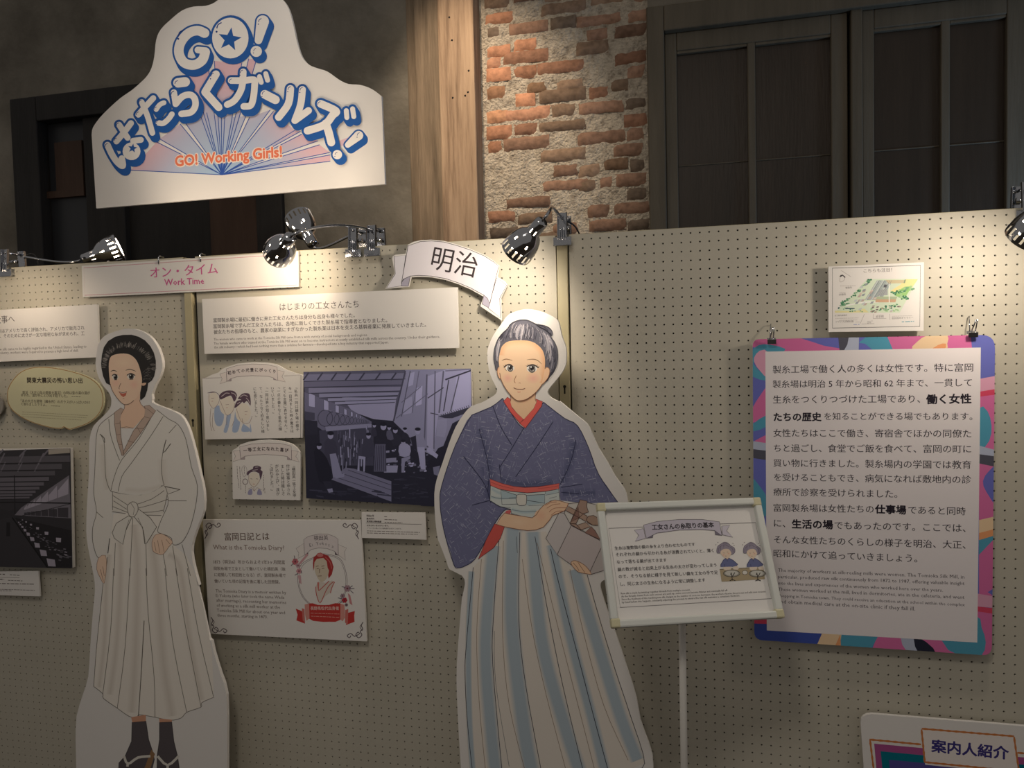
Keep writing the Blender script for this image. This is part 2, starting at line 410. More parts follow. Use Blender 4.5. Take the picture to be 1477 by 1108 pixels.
for (a, b, yc, col) in BR:
    P, Q = zb((a, yc+(b-a)*.065), (b, yc-(b-a)*.065))
    A, B = bc.at(*P), bc.at(*Q); zc = (A.z+B.z)/2; hh = .0315*rn.uniform(.85, 1.08)
    k = rn.uniform(.82, 1.15); c0 = lin(tuple(min(255, x*k) for x in col)); dpt = rn.uniform(.008, .013)
    # ragged front face
    nx = max(4, int((B.x-A.x)/.018)); nz = 4; vs = []; fs = []
    for j in range(nz+1):
        for i in range(nx+1):
            x = A.x+(B.x-A.x)*i/nx; z = zc-hh+2*hh*j/nz
            e = (i in (0, nx))+(j in (0, nz)); q = mn.noise(Vector((x*40, z*40, 9)))
            xx = x+(q*.004 if e else 0); zz = z+(mn.noise(Vector((x*30, z*50, 4)))*.004 if j in (0, nz) else 0)
            vs.append((xx, by-dpt+(.012 if e else 0)-.003*q, zz))
    for j in range(nz):
        for i in range(nx): fs.append((j*(nx+1)+i, j*(nx+1)+i+1, (j+1)*(nx+1)+i+1, (j+1)*(nx+1)+i))
    mb.add(vs, fs, c0, True)
mb.build('bricks', BRICK, wb)

# ---- left doorway: black frame, dull glass, red-brown board
def rect(mb, u0, v0, u1, v1, y, th):
    a, b = wall(y).at(u0, v0), wall(y).at(u1, v1)
    mb.box((a.x, y, b.z), (b.x, y+th, a.z))
mb = MB()
yf = WY-.03; zD = LDz
X = lambda u, v=250: wx(u, v)
mb.box((LDx0-.01, yf, 0), (X(62), yf+.16, zD+.01)); mb.box((X(62), yf, wz(100, 172)), (X(374, 320), yf+.16, zD+.01)); mb.box((X(374, 320), yf, 0), (LDx1+.02, yf+.16, wz(100, 172)))
mb.box((X(374, 320)-.001, yf, wz(100, 172)), (LDx1+.02, yf+.16, zD+.01))
mb.box((X(120), yf+.04, 0), (X(175), yf+.15, zD))
d1 = mb.build('door_1', BLKW, structure=True, bevel=.006)
mb = MB(); mb.box((X(62)-.01, WY+.05, 0), (X(175), WY+.07, wz(100, 172))); mb.build('door_glass', SLATE, d1)
mb = MB(); rect(mb, 78, 206, 121, 281, WY+.03, .02); rect(mb, 64, 277, 121, 282, WY+.02, .03); mb.build('patch_board', REDW, d1)
mb = MB(); mb.box((X(175), WY+.05, 0), (X(300, 320), WY+.08, zD)); mb.build('door_leaf', BLKW, d1)
mb = MB(); mb.box((X(300, 320), WY+.02, 0), (X(376, 320), WY+.05, zD)); mb.build('red_leaf', REDW, d1)
mb = MB(); mb.box((X(20), WY+.19, 0), (X(406, 300)+.05, WY+.22, zD+.1)); mb.build('door_back', BLKW, d1)

# ---- right double door: frame, two leaves with panelled muntins
mb = MB(); yf = WY-.02
def U(u, v=200): return wx(u, v)
zt0, zt1, zt2 = wz(1080, 10), wz(1080, 32), wz(1080, 50)
mb.box((xB1-.005, yf, 0), (U(960), yf+.17, zt0+.05)); mb.box((U(960), yf, zt1), (3.2, yf+.17, zt0+.05))
mb.box((U(1245), yf+.02, 0), (U(1228), yf+.15, zt1+.03))
d2 = mb.build('door_2', DOORW, structure=True, bevel=.006)
def leaf(x0, x1, um, zt, rail):
    mb = MB(); y0 = WY+.02; mid = wx(um, 200); s0, s1 = rail
    mb.box((x0, y0, 0), (x0+s0, y0+.05, zt)); mb.box((x1-s1, y0, 0), (x1, y0+.05, zt)); mb.box((x0+s0, y0, zt-.085), (x1-s1, y0+.05, zt))
    mb.box((mid-.018, y0+.004, 0), (mid+.018, y0+.046, zt-.08))
    L = mb.build('door_leaf', DOORW, d2, bevel=.005)
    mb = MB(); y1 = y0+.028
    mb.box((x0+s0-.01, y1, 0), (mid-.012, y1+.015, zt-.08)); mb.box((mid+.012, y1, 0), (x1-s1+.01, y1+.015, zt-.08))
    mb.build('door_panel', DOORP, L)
    mb = MB()
    for a, b in ((x0+s0, mid-.018), (mid+.018, x1-s1)): mb.box((a, y0+.006, zt-.098), (b, y0+.03, zt-.084)); mb.box((a, y0+.022, zt-.62), (b, y0+.03, zt-.614))
    mb.build('panel_bead', DOORW, L, bevel=.003)
leaf(U(960), U(1224), 1085, zt1, (.055, .07))
leaf(U(1245), U(1500), 1366, zt1, (.05, .12))
leaf(U(1500)+.01, 3.2, 1700, zt1, (.06, .1))
mb = MB(); mb.box((xB1-.05, WY+.14, 0), (3.2, WY+.2, zt0+.1)); mb.build('door_back', BLKW, d2)
mb = MB(); mb.box((xB1, WY, zt0+.05), (7.0, WY+.2, ZT)); mb.box((3.2, WY, 0), (7, WY+.2, zt0+.05)); mb.build('wall_back_over_door', PLASTER, structure=True)

# ================================================================== pegboard partition
PITCH_H = .025; HZ = 1.52+.152*.025; TOP = 1.838
def peg(x0, x1, off, shallow, label):
    t = empty('pegboard_panel', ((x0+x1)/2, 0, 0), label, 'panel', 'white pegboard partition panels')
    k0 = math.ceil((x0+.010)/PITCH_H-off); k1 = math.floor((x1-.010)/PITCH_H-off)
    zs = [HZ+j*PITCH_H for j in range(-59, 13)]
    vs = []; fs = []; r = .0025; h = PITCH_H/2
    oc = [(math.cos(math.pi*k/4)*r, math.sin(math.pi*k/4)*r) for k in range(8)]
    sq = [(h, 0), (h, h), (0, h), (-h, h), (-h, 0), (-h, -h), (0, -h), (h, -h)]
    for k in range(k0, k1+1):
        x = (k+off)*PITCH_H; dp = .0008 if k in shallow(k0, k1) else .005
        for z in zs:
            b = len(vs)
            vs += [(x+a, 0, z+c) for a, c in sq]+[(x+a, 0, z+c) for a, c in oc]+[(x+a, dp, z+c) for a, c in oc]
            for i in range(8):
                j = (i+1) % 8; fs.append((b+i, b+8+i, b+8+j, b+j)); fs.append((b+8+i, b+16+i, b+16+j, b+8+j))
            if dp < .002: fs.append(tuple(b+16+i for i in range(7, -1, -1)))
    gx0, gx1, gz0, gz1 = (k0+off)*PITCH_H-h, (k1+off)*PITCH_H+h, zs[0]-h, zs[-1]+h
    mb = MB(); mb.add(vs, fs)
    q = lambda a, b, c, d: mb.add([(a, 0, c), (b, 0, c), (b, 0, d), (a, 0, d)], [(0, 1, 2, 3)])
    q(x0, x1, 0, gz0); q(x0, x1, gz1, TOP)
    if gx0 > x0: q(x0, gx0, gz0, gz1)
    if gx1 < x1: q(gx1, x1, gz0, gz1)
    mb.build('perforated_sheet', PEG, t)
    mb = MB(); mb.add([(x0, .009, 0), (x1, .009, 0), (x1, .009, TOP-.01), (x0, .009, TOP-.01)], [(0, 1, 2, 3)]); mb.build('core_shade_sheet', DARK, t)  # near-black sheet behind the holes, stands for shade in the hollow
    mb = MB()
    for a, b in ((x0, x0+.004), (x1-.004, x1)): mb.box((a, 0.0004, 0), (b, .034, TOP))
    mb.box((x0, .0004, TOP-.004), (x1, .034, TOP+.001)); mb.box((x0, .0004, 0), (x1, .034, .012)); mb.box((x0, .030, 0), (x1, .034, TOP))
    mb.build('panel_frame', POST, t)
    return t
peg(-2.875, -1.673, -.499, lambda a, b: (), 'cream pegboard panel at the left, behind the standee of the woman in white')
peg(-1.627, -.437, -.962, lambda a, b: (a, b), 'cream pegboard panel in the middle, with the old workshop photograph of women')
peg(-.398, .80, -.335, lambda a, b: (a,), 'cream pegboard panel at the right, behind the purple-framed text board')
def post(x0, x1, label, slots):
    t = empty('partition_post', ((x0+x1)/2, 0, 0), label, 'post', 'olive posts between the pegboard panels')
    mb = MB(); mb.box((x0, -.010, 0), (x1, .03, TOP-.004)); mb.build('post_body', POST, t, bevel=.0015)
    for z in slots:
        mb = MB(); x = (x0+x1)/2
        mb.box((x-.0022, -.0106, z-.012), (x+.0022, -.009, z+.006)); mb.tube([(x, -.0107, z+.009), (x, -.009, z+.009)], .0045, 12)
        mb.build('keyhole_slot', DARK, t)  # black box painted as the shade inside the slot
    mb = MB(); mb.box((x0-.008, .012, 0), (x1+.008, .02, TOP-.02)); mb.build('gap_shade_strip', DARK, t)  # near-black strip behind the post, shade of the side gaps put into colour
zc = lambda u, v: wall(0).at(u, v).z
post(-1.667, -1.640, 'olive cream post with keyhole slots between the left and middle pegboard panels', [zc(281, 610), zc(291, 848)])
post(-.4325, -.402, 'olive cream post with keyhole slots right of the woman in the blue kimono', [zc(811, 562), zc(815, 800)])

# ================================================================== hanging logo board
L = Z(100, 0, 2.954); L2 = Z(140, 40, 5.038); L3 = Z(330, 10, 4.614)
WHT = (236, 232, 228)
out = spline(L((95,575),(100,545),(125,508),(158,472),(215,420),(265,385),(300,355),(330,325),(350,290),(362,240),(370,170),(390,125),(430,85),(480,45),(530,28),(580,25),(620,10),(660,-22),(700,-45),(760,-55),(820,-48),(875,-25),(910,0),(935,40),(955,110),(970,180),(990,240),(1020,275),(1060,292),(1100,305),(1150,340),(1190,358),(1240,362),(1290,380),(1330,410)), 3)+L((1345,785),(115,888))
ly = .52; cv = wall(ly); P = [cv.at(u, v) for u, v in out]
t = empty('hanging_sign', (-1.7, ly, min(p.z for p in P)), 'white cutout board with blue bubble lettering hanging above the pegboards', 'sign')
slab(cv, out, .012, 'sign_board', PAPER, t)
mb = MB(); zt = max(p.z for p in P)
for x in (-1.82, -1.60): mb.tube([(x, ly+.006, zt-.03), (x, ly+.006, ZT)], .0012, 6)
mb.build('hanging_wire', CHROME, t)
a = Art(cv)
cen = L((650,745))[0]
def fan(p, q, lay=0):
    A, B = L(p)[0], L(q)[0]
    c_in, c_mid, c_out = (165,196,222), (186,190,212), (224,186,196)
    n = 8; vs = []; cs = []
    for i in range(n+1):
        f = i/n; d = f*math.hypot(A[0]-cen[0], A[1]-cen[1])/130
        c = tuple(c_in[k]+(c_mid[k]-c_in[k])*min(1, d*1.6) if d < .62 else c_mid[k]+(c_out[k]-c_mid[k])*min(1, (d-.62)*2.6) for k in range(3))
        for E_ in (A, B): vs.append((cen[0]+(E_[0]-cen[0])*f, cen[1]+(E_[1]-cen[1])*f)); cs.append(lin(c))
    a.put(0, lambda h: [cv.at(u, v, h) for u, v in vs], [(2*i, 2*i+1, 2*i+3, 2*i+2) for i in range(n)], lambda i: cs[i])
    for E_ in (A, B): a.line([cen, E_], 1.1, (52, 88, 172), 1)
for p, q in (((262,725),(372,605)),((385,592),(472,528)),((490,518),(568,468)),((585,480),(648,500)),((662,500),(752,495)),((768,500),(856,468)),((870,474),(960,556)),((960,556),(985,560)),((990,572),(1060,600)),((1066,617),(1110,650)),((1112,660),(1112,687)),((500,330),(592,285)),((618,260),(735,268)),((764,250),(797,255))): fan(p, q)
# the pink fields between the right-hand rays
a.poly(L((1150,600),(1215,575),(1160,625)), (224,190,200), 0)
a.build('sunburst_rays', INK, t)
BLU = (36, 92, 168); DBL = (34, 66, 140); CRM = (238, 234, 230)
def bubble(name, whites, blues=(), off=(4.2, 6.6), pad=6.2, extra=None, lab=None):
    b = Art(cv)
    for k in range(4):
        for (pts, wd, sm, tp) in whites:
            q = [(x+off[0]*k/3, y+off[1]*k/3) for x, y in pts]
            b.fat(q, wd*1.07+pad, BLU, 4, sm, None if tp is None else tp+pad)
    for fn in blues: fn(b)
    for (pts, wd, sm, tp) in whites:
        b.fat(pts, wd*1.07, CRM, 6, sm, tp)
    if extra: extra(b)
    b.build(name, INK, t, label=lab)
def gl(b, x, y, s=1.0, rot=0):
    """little printed shine marks of a bubble letter"""
    s *= 1.25
    b.line([(x-1.6*s, y+2.2*s), (x-.8*s, y-.4*s), (x+1.8*s, y-2.0*s)], .8*s, DBL, 8, 3); b.ell((x-1.8*s, y+4.6*s), .75*s, .75*s, DBL, 8, 8)
def star(b, c, r, col, lay):
    b.poly([(c[0]+(r if k % 2 == 0 else r*.42)*math.sin(math.pi*k/5+.15), c[1]-(r if k % 2 == 0 else r*.42)*math.cos(math.pi*k/5+.15)) for k in range(10)], col, lay)
W = lambda pts, wd, sm=4, tp=None: (pts, wd, sm, tp)
def g_in(b): b.ell(L((532,205))[0], 17, 20, BLU, 5)
bubble('bubble_letter', [W(L((576,141),(545,130),(506,143),(474,182),(467,226),(488,266),(530,277),(566,257),(579,222)), 13), W(L((580,216),(548,213)), 9, 0)], [], (3.4, 7.5), 5, lambda b: gl(b, *L((474,140))[0], 1.5), 'blue-edged bubble letter G')
def o_w(b):
    for k in range(4): b.ell((L((688,160))[0][0]+3.4*k/3, L((688,160))[0][1]+6.5*k/3), 29.6, 32.2, BLU, 4, 36)
def o_x(b):
    b.ell(L((686,162))[0], 26.2, 29.4, CRM, 6, 36); star(b, L((683,168))[0], 17.5, BLU, 7); gl(b, *L((638,108))[0], 1.6)
bubble('bubble_letter', [], [o_w], extra=o_x, lab='blue-edged bubble letter O with a star')
bubble('bubble_exclamation_mark', [W(L((824,92),(806,172)), 17, 0, 11), W(L((796,219),(797,219)), 15, 0)], [], (5, 7), 4.6, lambda b: (gl(b, *L((812,86))[0], 1), gl(b, *L((790,212))[0], .8)), 'upper bubble exclamation mark')
bubble('bubble_letter', [W(L2((76,852),(108,920),(145,975),(186,1004),(180,950)), 8.6), W(L2((140,826),(190,768),(246,694)), 8.2), W(L2((160,705),(205,775),(222,800)), 8), W(L2((262,822),(318,815)), 8), W(L2((250,898),(251,898)), 24, 0)], [], extra=lambda b: (star(b, L2((258,876))[0], 7, BLU, 7), gl(b, *L2((66,852))[0], .9), gl(b, *L2((148,702))[0], .9), gl(b, *L2((132,812))[0], .9)), lab='bubble kana with a small star')
bubble('bubble_letter', [W(L2((300,632),(350,575),(408,512)), 8), W(L2((324,540),(362,630),(384,700),(402,765)), 7.6), W(L2((430,594),(455,560),(486,545)), 6.6), W(L2((446,692),(482,694),(520,662),(544,628)), 7.4)], [], extra=lambda b: (gl(b, *L2((312,535))[0], .9), gl(b, *L2((293,622))[0], .9), gl(b, *L2((424,585))[0], .8), gl(b, *L2((440,680))[0], .8)))
bubble('bubble_letter', [W(L2((588,400),(640,394)), 13, 0), W(L2((558,470),(572,553)), 8.4, 0), W(L2((572,553),(618,502),(672,486),(708,512),(714,568),(682,614),(614,626)), 8.8)], [], extra=lambda b: (gl(b, *L2((575,396))[0], 1), gl(b, *L2((548,472))[0], 1)))
bubble('bubble_letter', [W(L2((864,338),(785,468),(884,578)), 10.2, 0)], [], extra=lambda b: gl(b, *L2((836,342))[0], 1))
bubble('bubble_letter', [W(L3((16,490),(100,490),(168,485),(172,520),(164,600),(146,655),(100,662)), 9), W(L3((96,432),(86,540),(40,620),(-10,650)), 9), W(L3((204,464),(216,502)), 6.6, 0), W(L3((246,444),(258,488)), 6.6, 0)], [], extra=lambda b: (gl(b, *L3((10,488))[0], .8), gl(b, *L3((84,430))[0], .9)))
bubble('bubble_letter', [W(L3((240,582),(310,618)), 11.8, 0)], [], extra=lambda b: gl(b, *L3((230,572))[0], .9))
bubble('bubble_letter', [W(L3((410,545),(396,645),(332,734)), 10), W(L3((490,550),(478,650),(440,756)), 9.4), W(L3((440,756),(530,690)), 9.4, 0)], [], extra=lambda b: (gl(b, *L3((402,540))[0], .9), gl(b, *L3((482,545))[0], .9)))
bubble('bubble_letter', [W(L3((612,645),(712,692),(690,722),(636,785),(524,824)), 10.4), W(L3((645,775),(664,830),(682,902)), 10.6), W(L3((782,690),(786,736)), 6.6, 0), W(L3((824,678),(832,730)), 6.6, 0)], [], extra=lambda b: gl(b, *L3((600,640))[0], .9))
bubble('bubble_exclamation_mark', [W(L3((864,856),(792,918)), 12.5, 0, 8.5), W(L3((722,983),(723,983)), 12.6, 0)], [], (4.6, 6), 4.6, extra=lambda b: (gl(b, *L3((862,846))[0], .8), gl(b, *L3((714,975))[0], .8)), lab='lower bubble exclamation mark')
a = Art(cv); p0, p1 = L((449,709), (909,668))
a.text('GO! Working Girls!', p0, p1, (240, 226, 214), 9, .105, .98, 3, 0); a.text('GO! Working Girls!', (p0[0]+.6, p0[1]-.3), (p1[0]-.6, p1[1]-.3), (232, 124, 92), 10, .034, .98, 3, 0)
a.build('orange_lettering', INK, t)

# ================================================================== boards on the pegboard, left to right
GR = (84, 78, 78); EN = (122, 114, 112)
# work time heading
A4 = Z(0, 340, 3.4625)
t, cv = sign('heading_board', 'long white heading board with pink katakana, beneath the row of lamps', 'sign', [(117.8,383.5),(430,362.5),(430.6,413.8),(119.3,429)], -.016)
a = Art(cv); PK = (206, 92, 150)
a.line([(121,386.5),(427,366),(427.5,411.2),(122.3,426)], .8, (205,150,160), 0, closed=True); a.build('border_line', INK, t)
a = Art(cv); a.text('オン・タイム', (217,401), (314.5,394.6), PK, 0, .012, .92, 2); a.build('katakana_lettering', INK, t)
a = Art(cv); a.en('Work Time', (237,411.8), (294.6,409.4), PK, 0, .02, .95); a.build('small_lettering', INK, t)
for u, v in ((229.6, 371), (290, 367.2)):
    x = cv.at(u, v).x; mb = MB(); mb.tube([(x, -.020, TOP-.02), (x, -.020, TOP+.002), (x, -.014, TOP+.007), (x, .006, TOP+.006)], .0022, 8)
    mb.build('wire_hook', CHROME, t)
# board cut by the left edge
L4 = Z(0, 380, 6.925)
t, cv = sign('text_board', 'white text board cut by the left edge, beside the head of the woman in white', 'sign', [(-160,456.5),(140.5,439),(142,515.4),(-160,529)], -.022, .008)
a = Art(cv); a.text('仕事へ', *L4((-52,606),(147,590)), GR); a.build('heading_lettering', INK, t)
a = Art(cv); a.text('糸はアメリカで高く評価され、アメリカで販売され', *L4((-20,697),(845,663)), GR, 0, .008); a.text('、そのために太さが一定な精密な糸が求められ、工', *L4((0,746),(845,719)), GR, 0, .008); a.build('body_lettering', INK, t)
a = Art(cv); a.en('raw silk came to be highly regarded in the United States, leading to', *L4((-30,872),(865,842)), EN); a.en('the industry, workers were required to possess a high level of skill.', *L4((-60,908),(785,882)), EN); a.build('small_lettering', INK, t)
# oval board
ov = spline(A4((35,800),(45,750),(90,690),(150,660),(230,655),(330,670),(430,700),(490,740),(516,790),(516,850),(490,900),(440,940),(372,964),(346,970),(320,957),(308,965),(250,960),(150,930),(80,890),(45,850)), 3, True)
t, cv = sign('oval_board', 'pale yellow speech-bubble board with brown rim, left of the woman in white', 'sign', ov, -.022, .007, CREAM)
a = Art(cv); inn = [(67+(x-80)*.985+13-.4, 574+(y-574)*.98) for x, y in ov]; a.line(inn, .9, (166, 120, 66), 0, closed=True); a.build('rim_line', INK, t)
a = Art(cv); a.text('関東大震災の怖い思い出', *A4((135,736),(412,738)), (62,52,44), 0, .022); a.build('heading_lettering', INK, t)
a = Art(cv); BR_ = (84,74,62)
for s_, p, q in (('震災（大正12年の関東大震災）の時は釜の湯の湯が', (112,792),(450,794)), ('ゆすれ、湯が外にとび出す程でした。', (105,804),(338,809)), ('「あの大きな建物（繰糸所）のガラスがいっぱいかけ', (104,833),(450,842)), ('て落ちましたですよ。', (104,848),(232,853))): a.text(s_, *A4(p, q), BR_, 0, .012)
a.build('body_lettering', INK, t)
a = Art(cv)
for k, (p, q) in enumerate((((110,880),(438,899)),((110,891),(432,910)),((112,904),(408,921)))): a.micro(*A4(p, q), .7, (150,142,115), 0, k)
a.micro(*A4((358,803),(402,805)), .9, BR_); a.micro(*A4((256,850),(300,852)), .9, BR_); a.build('small_lettering', INK, t)
t, cv = sign('oval_board', 'grey end of an oval board poking in at the left edge', 'sign', spline([(4,584),(1,574),(-16,566),(-44,562),(-74,568),(-88,586),(-74,604),(-44,612),(-16,606),(1,596)], 3, True), -.022, .007, mat('grey_board', (.30,.28,.25)))
# photograph of the empty mill
PA = Z(0, 620, 4.264)
t, cv = sign('photo_board', 'black and white photograph of an empty mill with white edge, at the left', 'photograph', [(-150,650),(101.6,646.3),(104.8,819),(-150,806)], -.030, .012)
a = Art(cv); K = lambda *p: PA(*p)
def tri(v, k=0): return (int(v*1.0), int(v*.97), int(v*1.06))
a.poly(K((-640,150),(433,113),(446,850),(-640,820)), tri(58), 0)
a.poly(K((-640,150),(430,114),(425,280),(130,480),(60,500),(-640,350)), tri(62), 1)
vp = (75, 520)
for i in range(9):
    f = .86**i; y = vp[1]+(200-vp[1])*f*1.02; xr = vp[0]+(430-vp[0])*f; xl = vp[0]+(-700-vp[0])*f; h = 46*f
    a.poly(K((xl, y-h*.4),(xr, y-h*.75),(xr, y+h*.1),(xl, y+h*.5)), tri(96 if i < 3 else 112), 2); a.line(K((xl, y+h*.55),(xr, y+h*.14)), .7, tri(36), 3)
    if i < 3:
        for x in (-200, 20, 160, 300): a.line(K((vp[0]+(x-vp[0])*f, max(122, y-h*2.4)),(vp[0]+(x-40-vp[0])*f, y-h*.6)), 2.4*f, tri(120), 2)
a.poly(K((130,480),(425,280),(436,545),(90,525)), tri(128), 2)
for i in range(7):
    f = .8**i; x0 = vp[0]+(420-vp[0])*f; x1 = vp[0]+(355-vp[0])*f
    yy = lambda x, k: vp[1]+(x-vp[0])*k
    a.poly(K((x1, yy(x1,-.52)),(x0, yy(x0,-.64)),(x0, yy(x0,-.36)),(x1, yy(x1,-.36))), tri(176), 3)
    a.poly(K((x1, yy(x1,-.14)),(x0, yy(x0,-.12)),(x0, yy(x0,.06)),(x1, yy(x1,.06))), tri(70), 3)
a.poly(K((-640,450),(75,442),(434,448),(434,456),(75,450),(-640,462)), tri(40), 4); a.line(K((88,280),(92,520)), 1.5, tri(45), 4); a.line(K((330,480),(335,600)), .8, tri(60), 4); a.line(K((90,540),(436,455)), .9, tri(55), 4)
a.poly(K((60,540),(90,540),(300,850),(-640,830),(-640,700)), tri(62), 3)
a.poly(K((90,540),(440,620),(440,852),(290,850)), tri(44), 4)
rn = random.Random(5)
for i in range(60):
    f = rn.random()**.8; s_ = .25+.9*f; x = 100+f*300+rn.uniform(-20, 60)*f; y = 548+f*270+rn.uniform(-60, 20)*f
    if x > 425 or y > 838: continue
    a.poly(K((x, y),(x+16*s_, y+3*s_),(x+13*s_, y+9*s_),(x-2*s_, y+6*s_)), tri(rn.choice((150,120,100,85))), 5)
for i in range(9):
    f = .80**i; x = vp[0]+(310-vp[0])*f; y = vp[1]+(815-vp[1])*f; s_ = 1.1*f
    a.poly(K((x-22*s_, y-22*s_),(x+24*s_, y-14*s_),(x+30*s_, y+24*s_),(x-12*s_, y+22*s_)), tri(172), 6)
for i in range(6):
    f = .74**i; x = vp[0]+(360-vp[0])*f; y = vp[1]+(676-vp[1])*f; s_ = f
    a.poly(K((x-16*s_, y-12*s_),(x+16*s_, y-10*s_),(x+14*s_, y+16*s_),(x-14*s_, y+14*s_)), tri(178), 6)
a.line(K((75,540),(292,848)), 2, tri(30), 6); a.poly(K((40,570),(62,570),(62,655),(38,655)), tri(40), 5)
a.poly(K((298,120),(430,114),(430,142),(298,152)), (176,168,158), 7)
a.build('photo_print', INK, t)
t, cv = sign('caption_card', 'small white caption card under the empty mill photograph, cut by the left edge', 'card', [(-120,826),(55.2,824),(57.6,860.4),(-120,855)], -.022, .006)
a = Art(cv)
for k, (p, q, wd) in enumerate((((-300,880),(30,890),2.0),((-300,912),(26,920),2.0),((60,892),(120,896),1.2),((50,926),(140,930),1.2),((-300,940),(208,950),1.5),((-300,972),(215,988),1.0),((-300,985),(70,992),1.0))): a.micro(*K(p, q), wd, (120,112,108), 0, k)
a.line(K((-300,902),(120,910)), .5, (120,112,108)); a.build('small_lettering', INK, t)

# first workers text board
HC = Z(270, 300, 3.517)
t, cv = sign('text_board', 'wide white text board about the first women workers, above the drawings', 'sign', [(291.3,431.4),(659.6,414.4),(661.6,502),(295,510.6)], -.026, .009)
a = Art(cv); a.text('はじまりの工女さんたち', *HC((470,521),(870,506)), GR); a.build('heading_lettering', INK, t)
a = Art(cv)
for s_, p, q in (('富岡製糸場に最初に働きに来た工女さんたちは身分も出身も様々でした。',(133,582),(850,556)),('富岡製糸場で学んだ工女さんたちは、各地に新しくできた製糸場で指導者となりました。',(133,612),(1015,581)),('彼女たちの指導のもと、農家の副業にすぎなかった製糸業は日本を支える基幹産業に発展していきました。',(135,641),(1212,604))): a.text(s_, *HC(p, q), (74,68,70), 0, .012)
a.build('body_lettering', INK, t)
a = Art(cv)
for s_, p, q in (('The women who came to work at the Tomioka Silk Mill came from a wide variety of social backgrounds and regions.',(135,673),(915,650)),('The female workers who trained at the Tomioka Silk Mill went on to become instructors at newly established silk mills across the country. Under their guidance,',(135,694),(1283,659)),('the silk industry—which had been nothing more than a sideline for farmers—developed into a key industry that supported Japan.',(137,713),(1022,687))): a.en(s_, *HC(p, q), EN, 0, .006)
a.build('small_lettering', INK, t)

# Meiji ribbon
MR = Z(550, 335, 7.774)
t, cv = sign('ribbon_sign', 'white ribbon-shaped sign with two large dark characters, beside the chrome lamp', 'sign', MR((45,635),(150,460),(122,300),(130,268),(160,252),(272,242),(298,140),(360,108),(440,90),(560,84),(700,97),(850,137),(1000,187),(1150,252),(1262,322),(1322,375),(1303,503),(1385,550),(1416,590),(1342,740),(1350,990),(1110,832),(1146,722),(1000,640),(870,585),(720,535),(560,505),(420,500),(332,505),(305,612)), -.030, .007, pad=MR((500,300))[0])
a = Art(cv)
ribbon(a, MR((300,152),(440,105),(560,98),(700,110),(850,150),(1000,200),(1150,264),(1260,334),(1316,380),(1218,795),(1190,742),(1150,706),(1000,625),(870,570),(720,520),(560,492),(420,484),(325,492),(245,528),(225,575)),
       [MR((142,270),(275,258),(225,602),(58,627),(156,468)), MR((1295,512),(1405,594),(1328,742),(1336,962),(1200,852),(1240,700))], [MR((228,560),(260,520),(325,495),(303,604),(226,604)), MR((1150,702),(1195,745),(1218,792),(1202,848),(1130,806))], (70,66,74), ((228,224,232),(226,224,232)), (176,172,190), .8)
a.build('ribbon_print', INK, t)
a = Art(cv); a.text('明治', *MR((545,412),(1050,518)), (58,50,54), 6, .004, 1.0, 3); a.build('large_lettering', INK, t)

# drawing cards
C1 = Z(290, 520, 9.233)
t, cv = sign('drawing_card', 'white card with a sketch of three women, upper of the two drawing cards', 'card', C1((18,240),(80,222),(140,192),(230,160),(280,115),(330,92),(480,42),(680,22),(870,28),(1000,55),(1060,82),(1120,120),(1240,165),(1345,190),(1362,205),(1352,1030),(52,1052)), -.024, .008)
EDG = (120,104,108)
a = Art(cv); ribbon(a, C1((335,112),(480,66),(680,48),(870,54),(1012,86),(1022,268),(960,232),(900,212),(680,202),(480,217),(400,240),(345,278)), [C1((250,180),(335,155),(342,282),(250,312),(280,245)), C1((1014,128),(1110,150),(1078,215),(1126,288),(1020,262))], [C1((345,278),(352,250),(405,235),(402,275)), C1((960,225),(1020,235),(1022,266),(965,255))], EDG, ((226,218,216),(230,222,218)), (178,166,170), .5)
a.line(C1((20,236),(265,230)), .5, EDG); a.line(C1((1108,206),(1330,196),(1325,1030)), .5, EDG)
xs = [378+i*(978-378)/10 for i in range(11)]
a.chars('初めての光景にびっくり', C1(*[(x, 128+((x-680)/300)**2*28+(x-680)*-.03) for x in xs]), 5.6, (66,52,56), 5, .022); a.build('ribbon_heading', INK, t)
a = Art(cv)
for s_, p, q in (('「私共一同は繰り場の様子',(1262,360),(1284,920)),('を一目見ました時の驚きは',(1186,375),(1212,940)),('とても言葉に表せません。」',(1110,372),(1134,960)),('「一点の曇りなく金色に輝',(1030,358),(1055,915)),('いていました。」',(950,372),(966,710)),('「一同は夢の如く思いまし',(872,360),(890,915)),('て、なんとなく恐ろしい様',(794,378),(824,945)),('にも感じました。」',(716,380),(740,755))): a.column(s_, *C1(p, q), 4.9)
a.build('vertical_lettering', INK, t)
a = Art(cv); HP = (98,78,94); SK = (232,224,212); LN = (150,120,112); BL = (166,184,214)
for pts in (((180,640),(240,600),(290,640),(305,760),(270,865),(215,870),(180,800)), ((300,945),(330,840),(340,740),(400,700),(350,945)), ((415,945),(440,790),(462,680),(520,790),(490,945)), ((540,945),(560,850),(600,870),(640,900),(650,945)), ((655,840),(672,945),(650,945))): a.poly(C1(*pts), BL, 0, 3)
for c_, rx, ry in (((165,525),7.5,11), ((345,600),11,14), ((560,700),11,14)): a.ell(C1(c_)[0], rx, ry, SK, 1)
for pts in (((105,440),(110,560),(165,640),(235,560),(250,460)), ((255,540),(300,650),(345,730),(420,680),(450,570)), ((470,640),(510,760),(560,830),(640,830),(680,740)), ((130,640),(120,800),(140,940)), ((160,700),(150,860),(180,940)), ((345,730),(340,860)), ((410,880),(440,800)), ((545,770),(560,850))): a.line(C1(*pts), .5, LN, 2, 4)
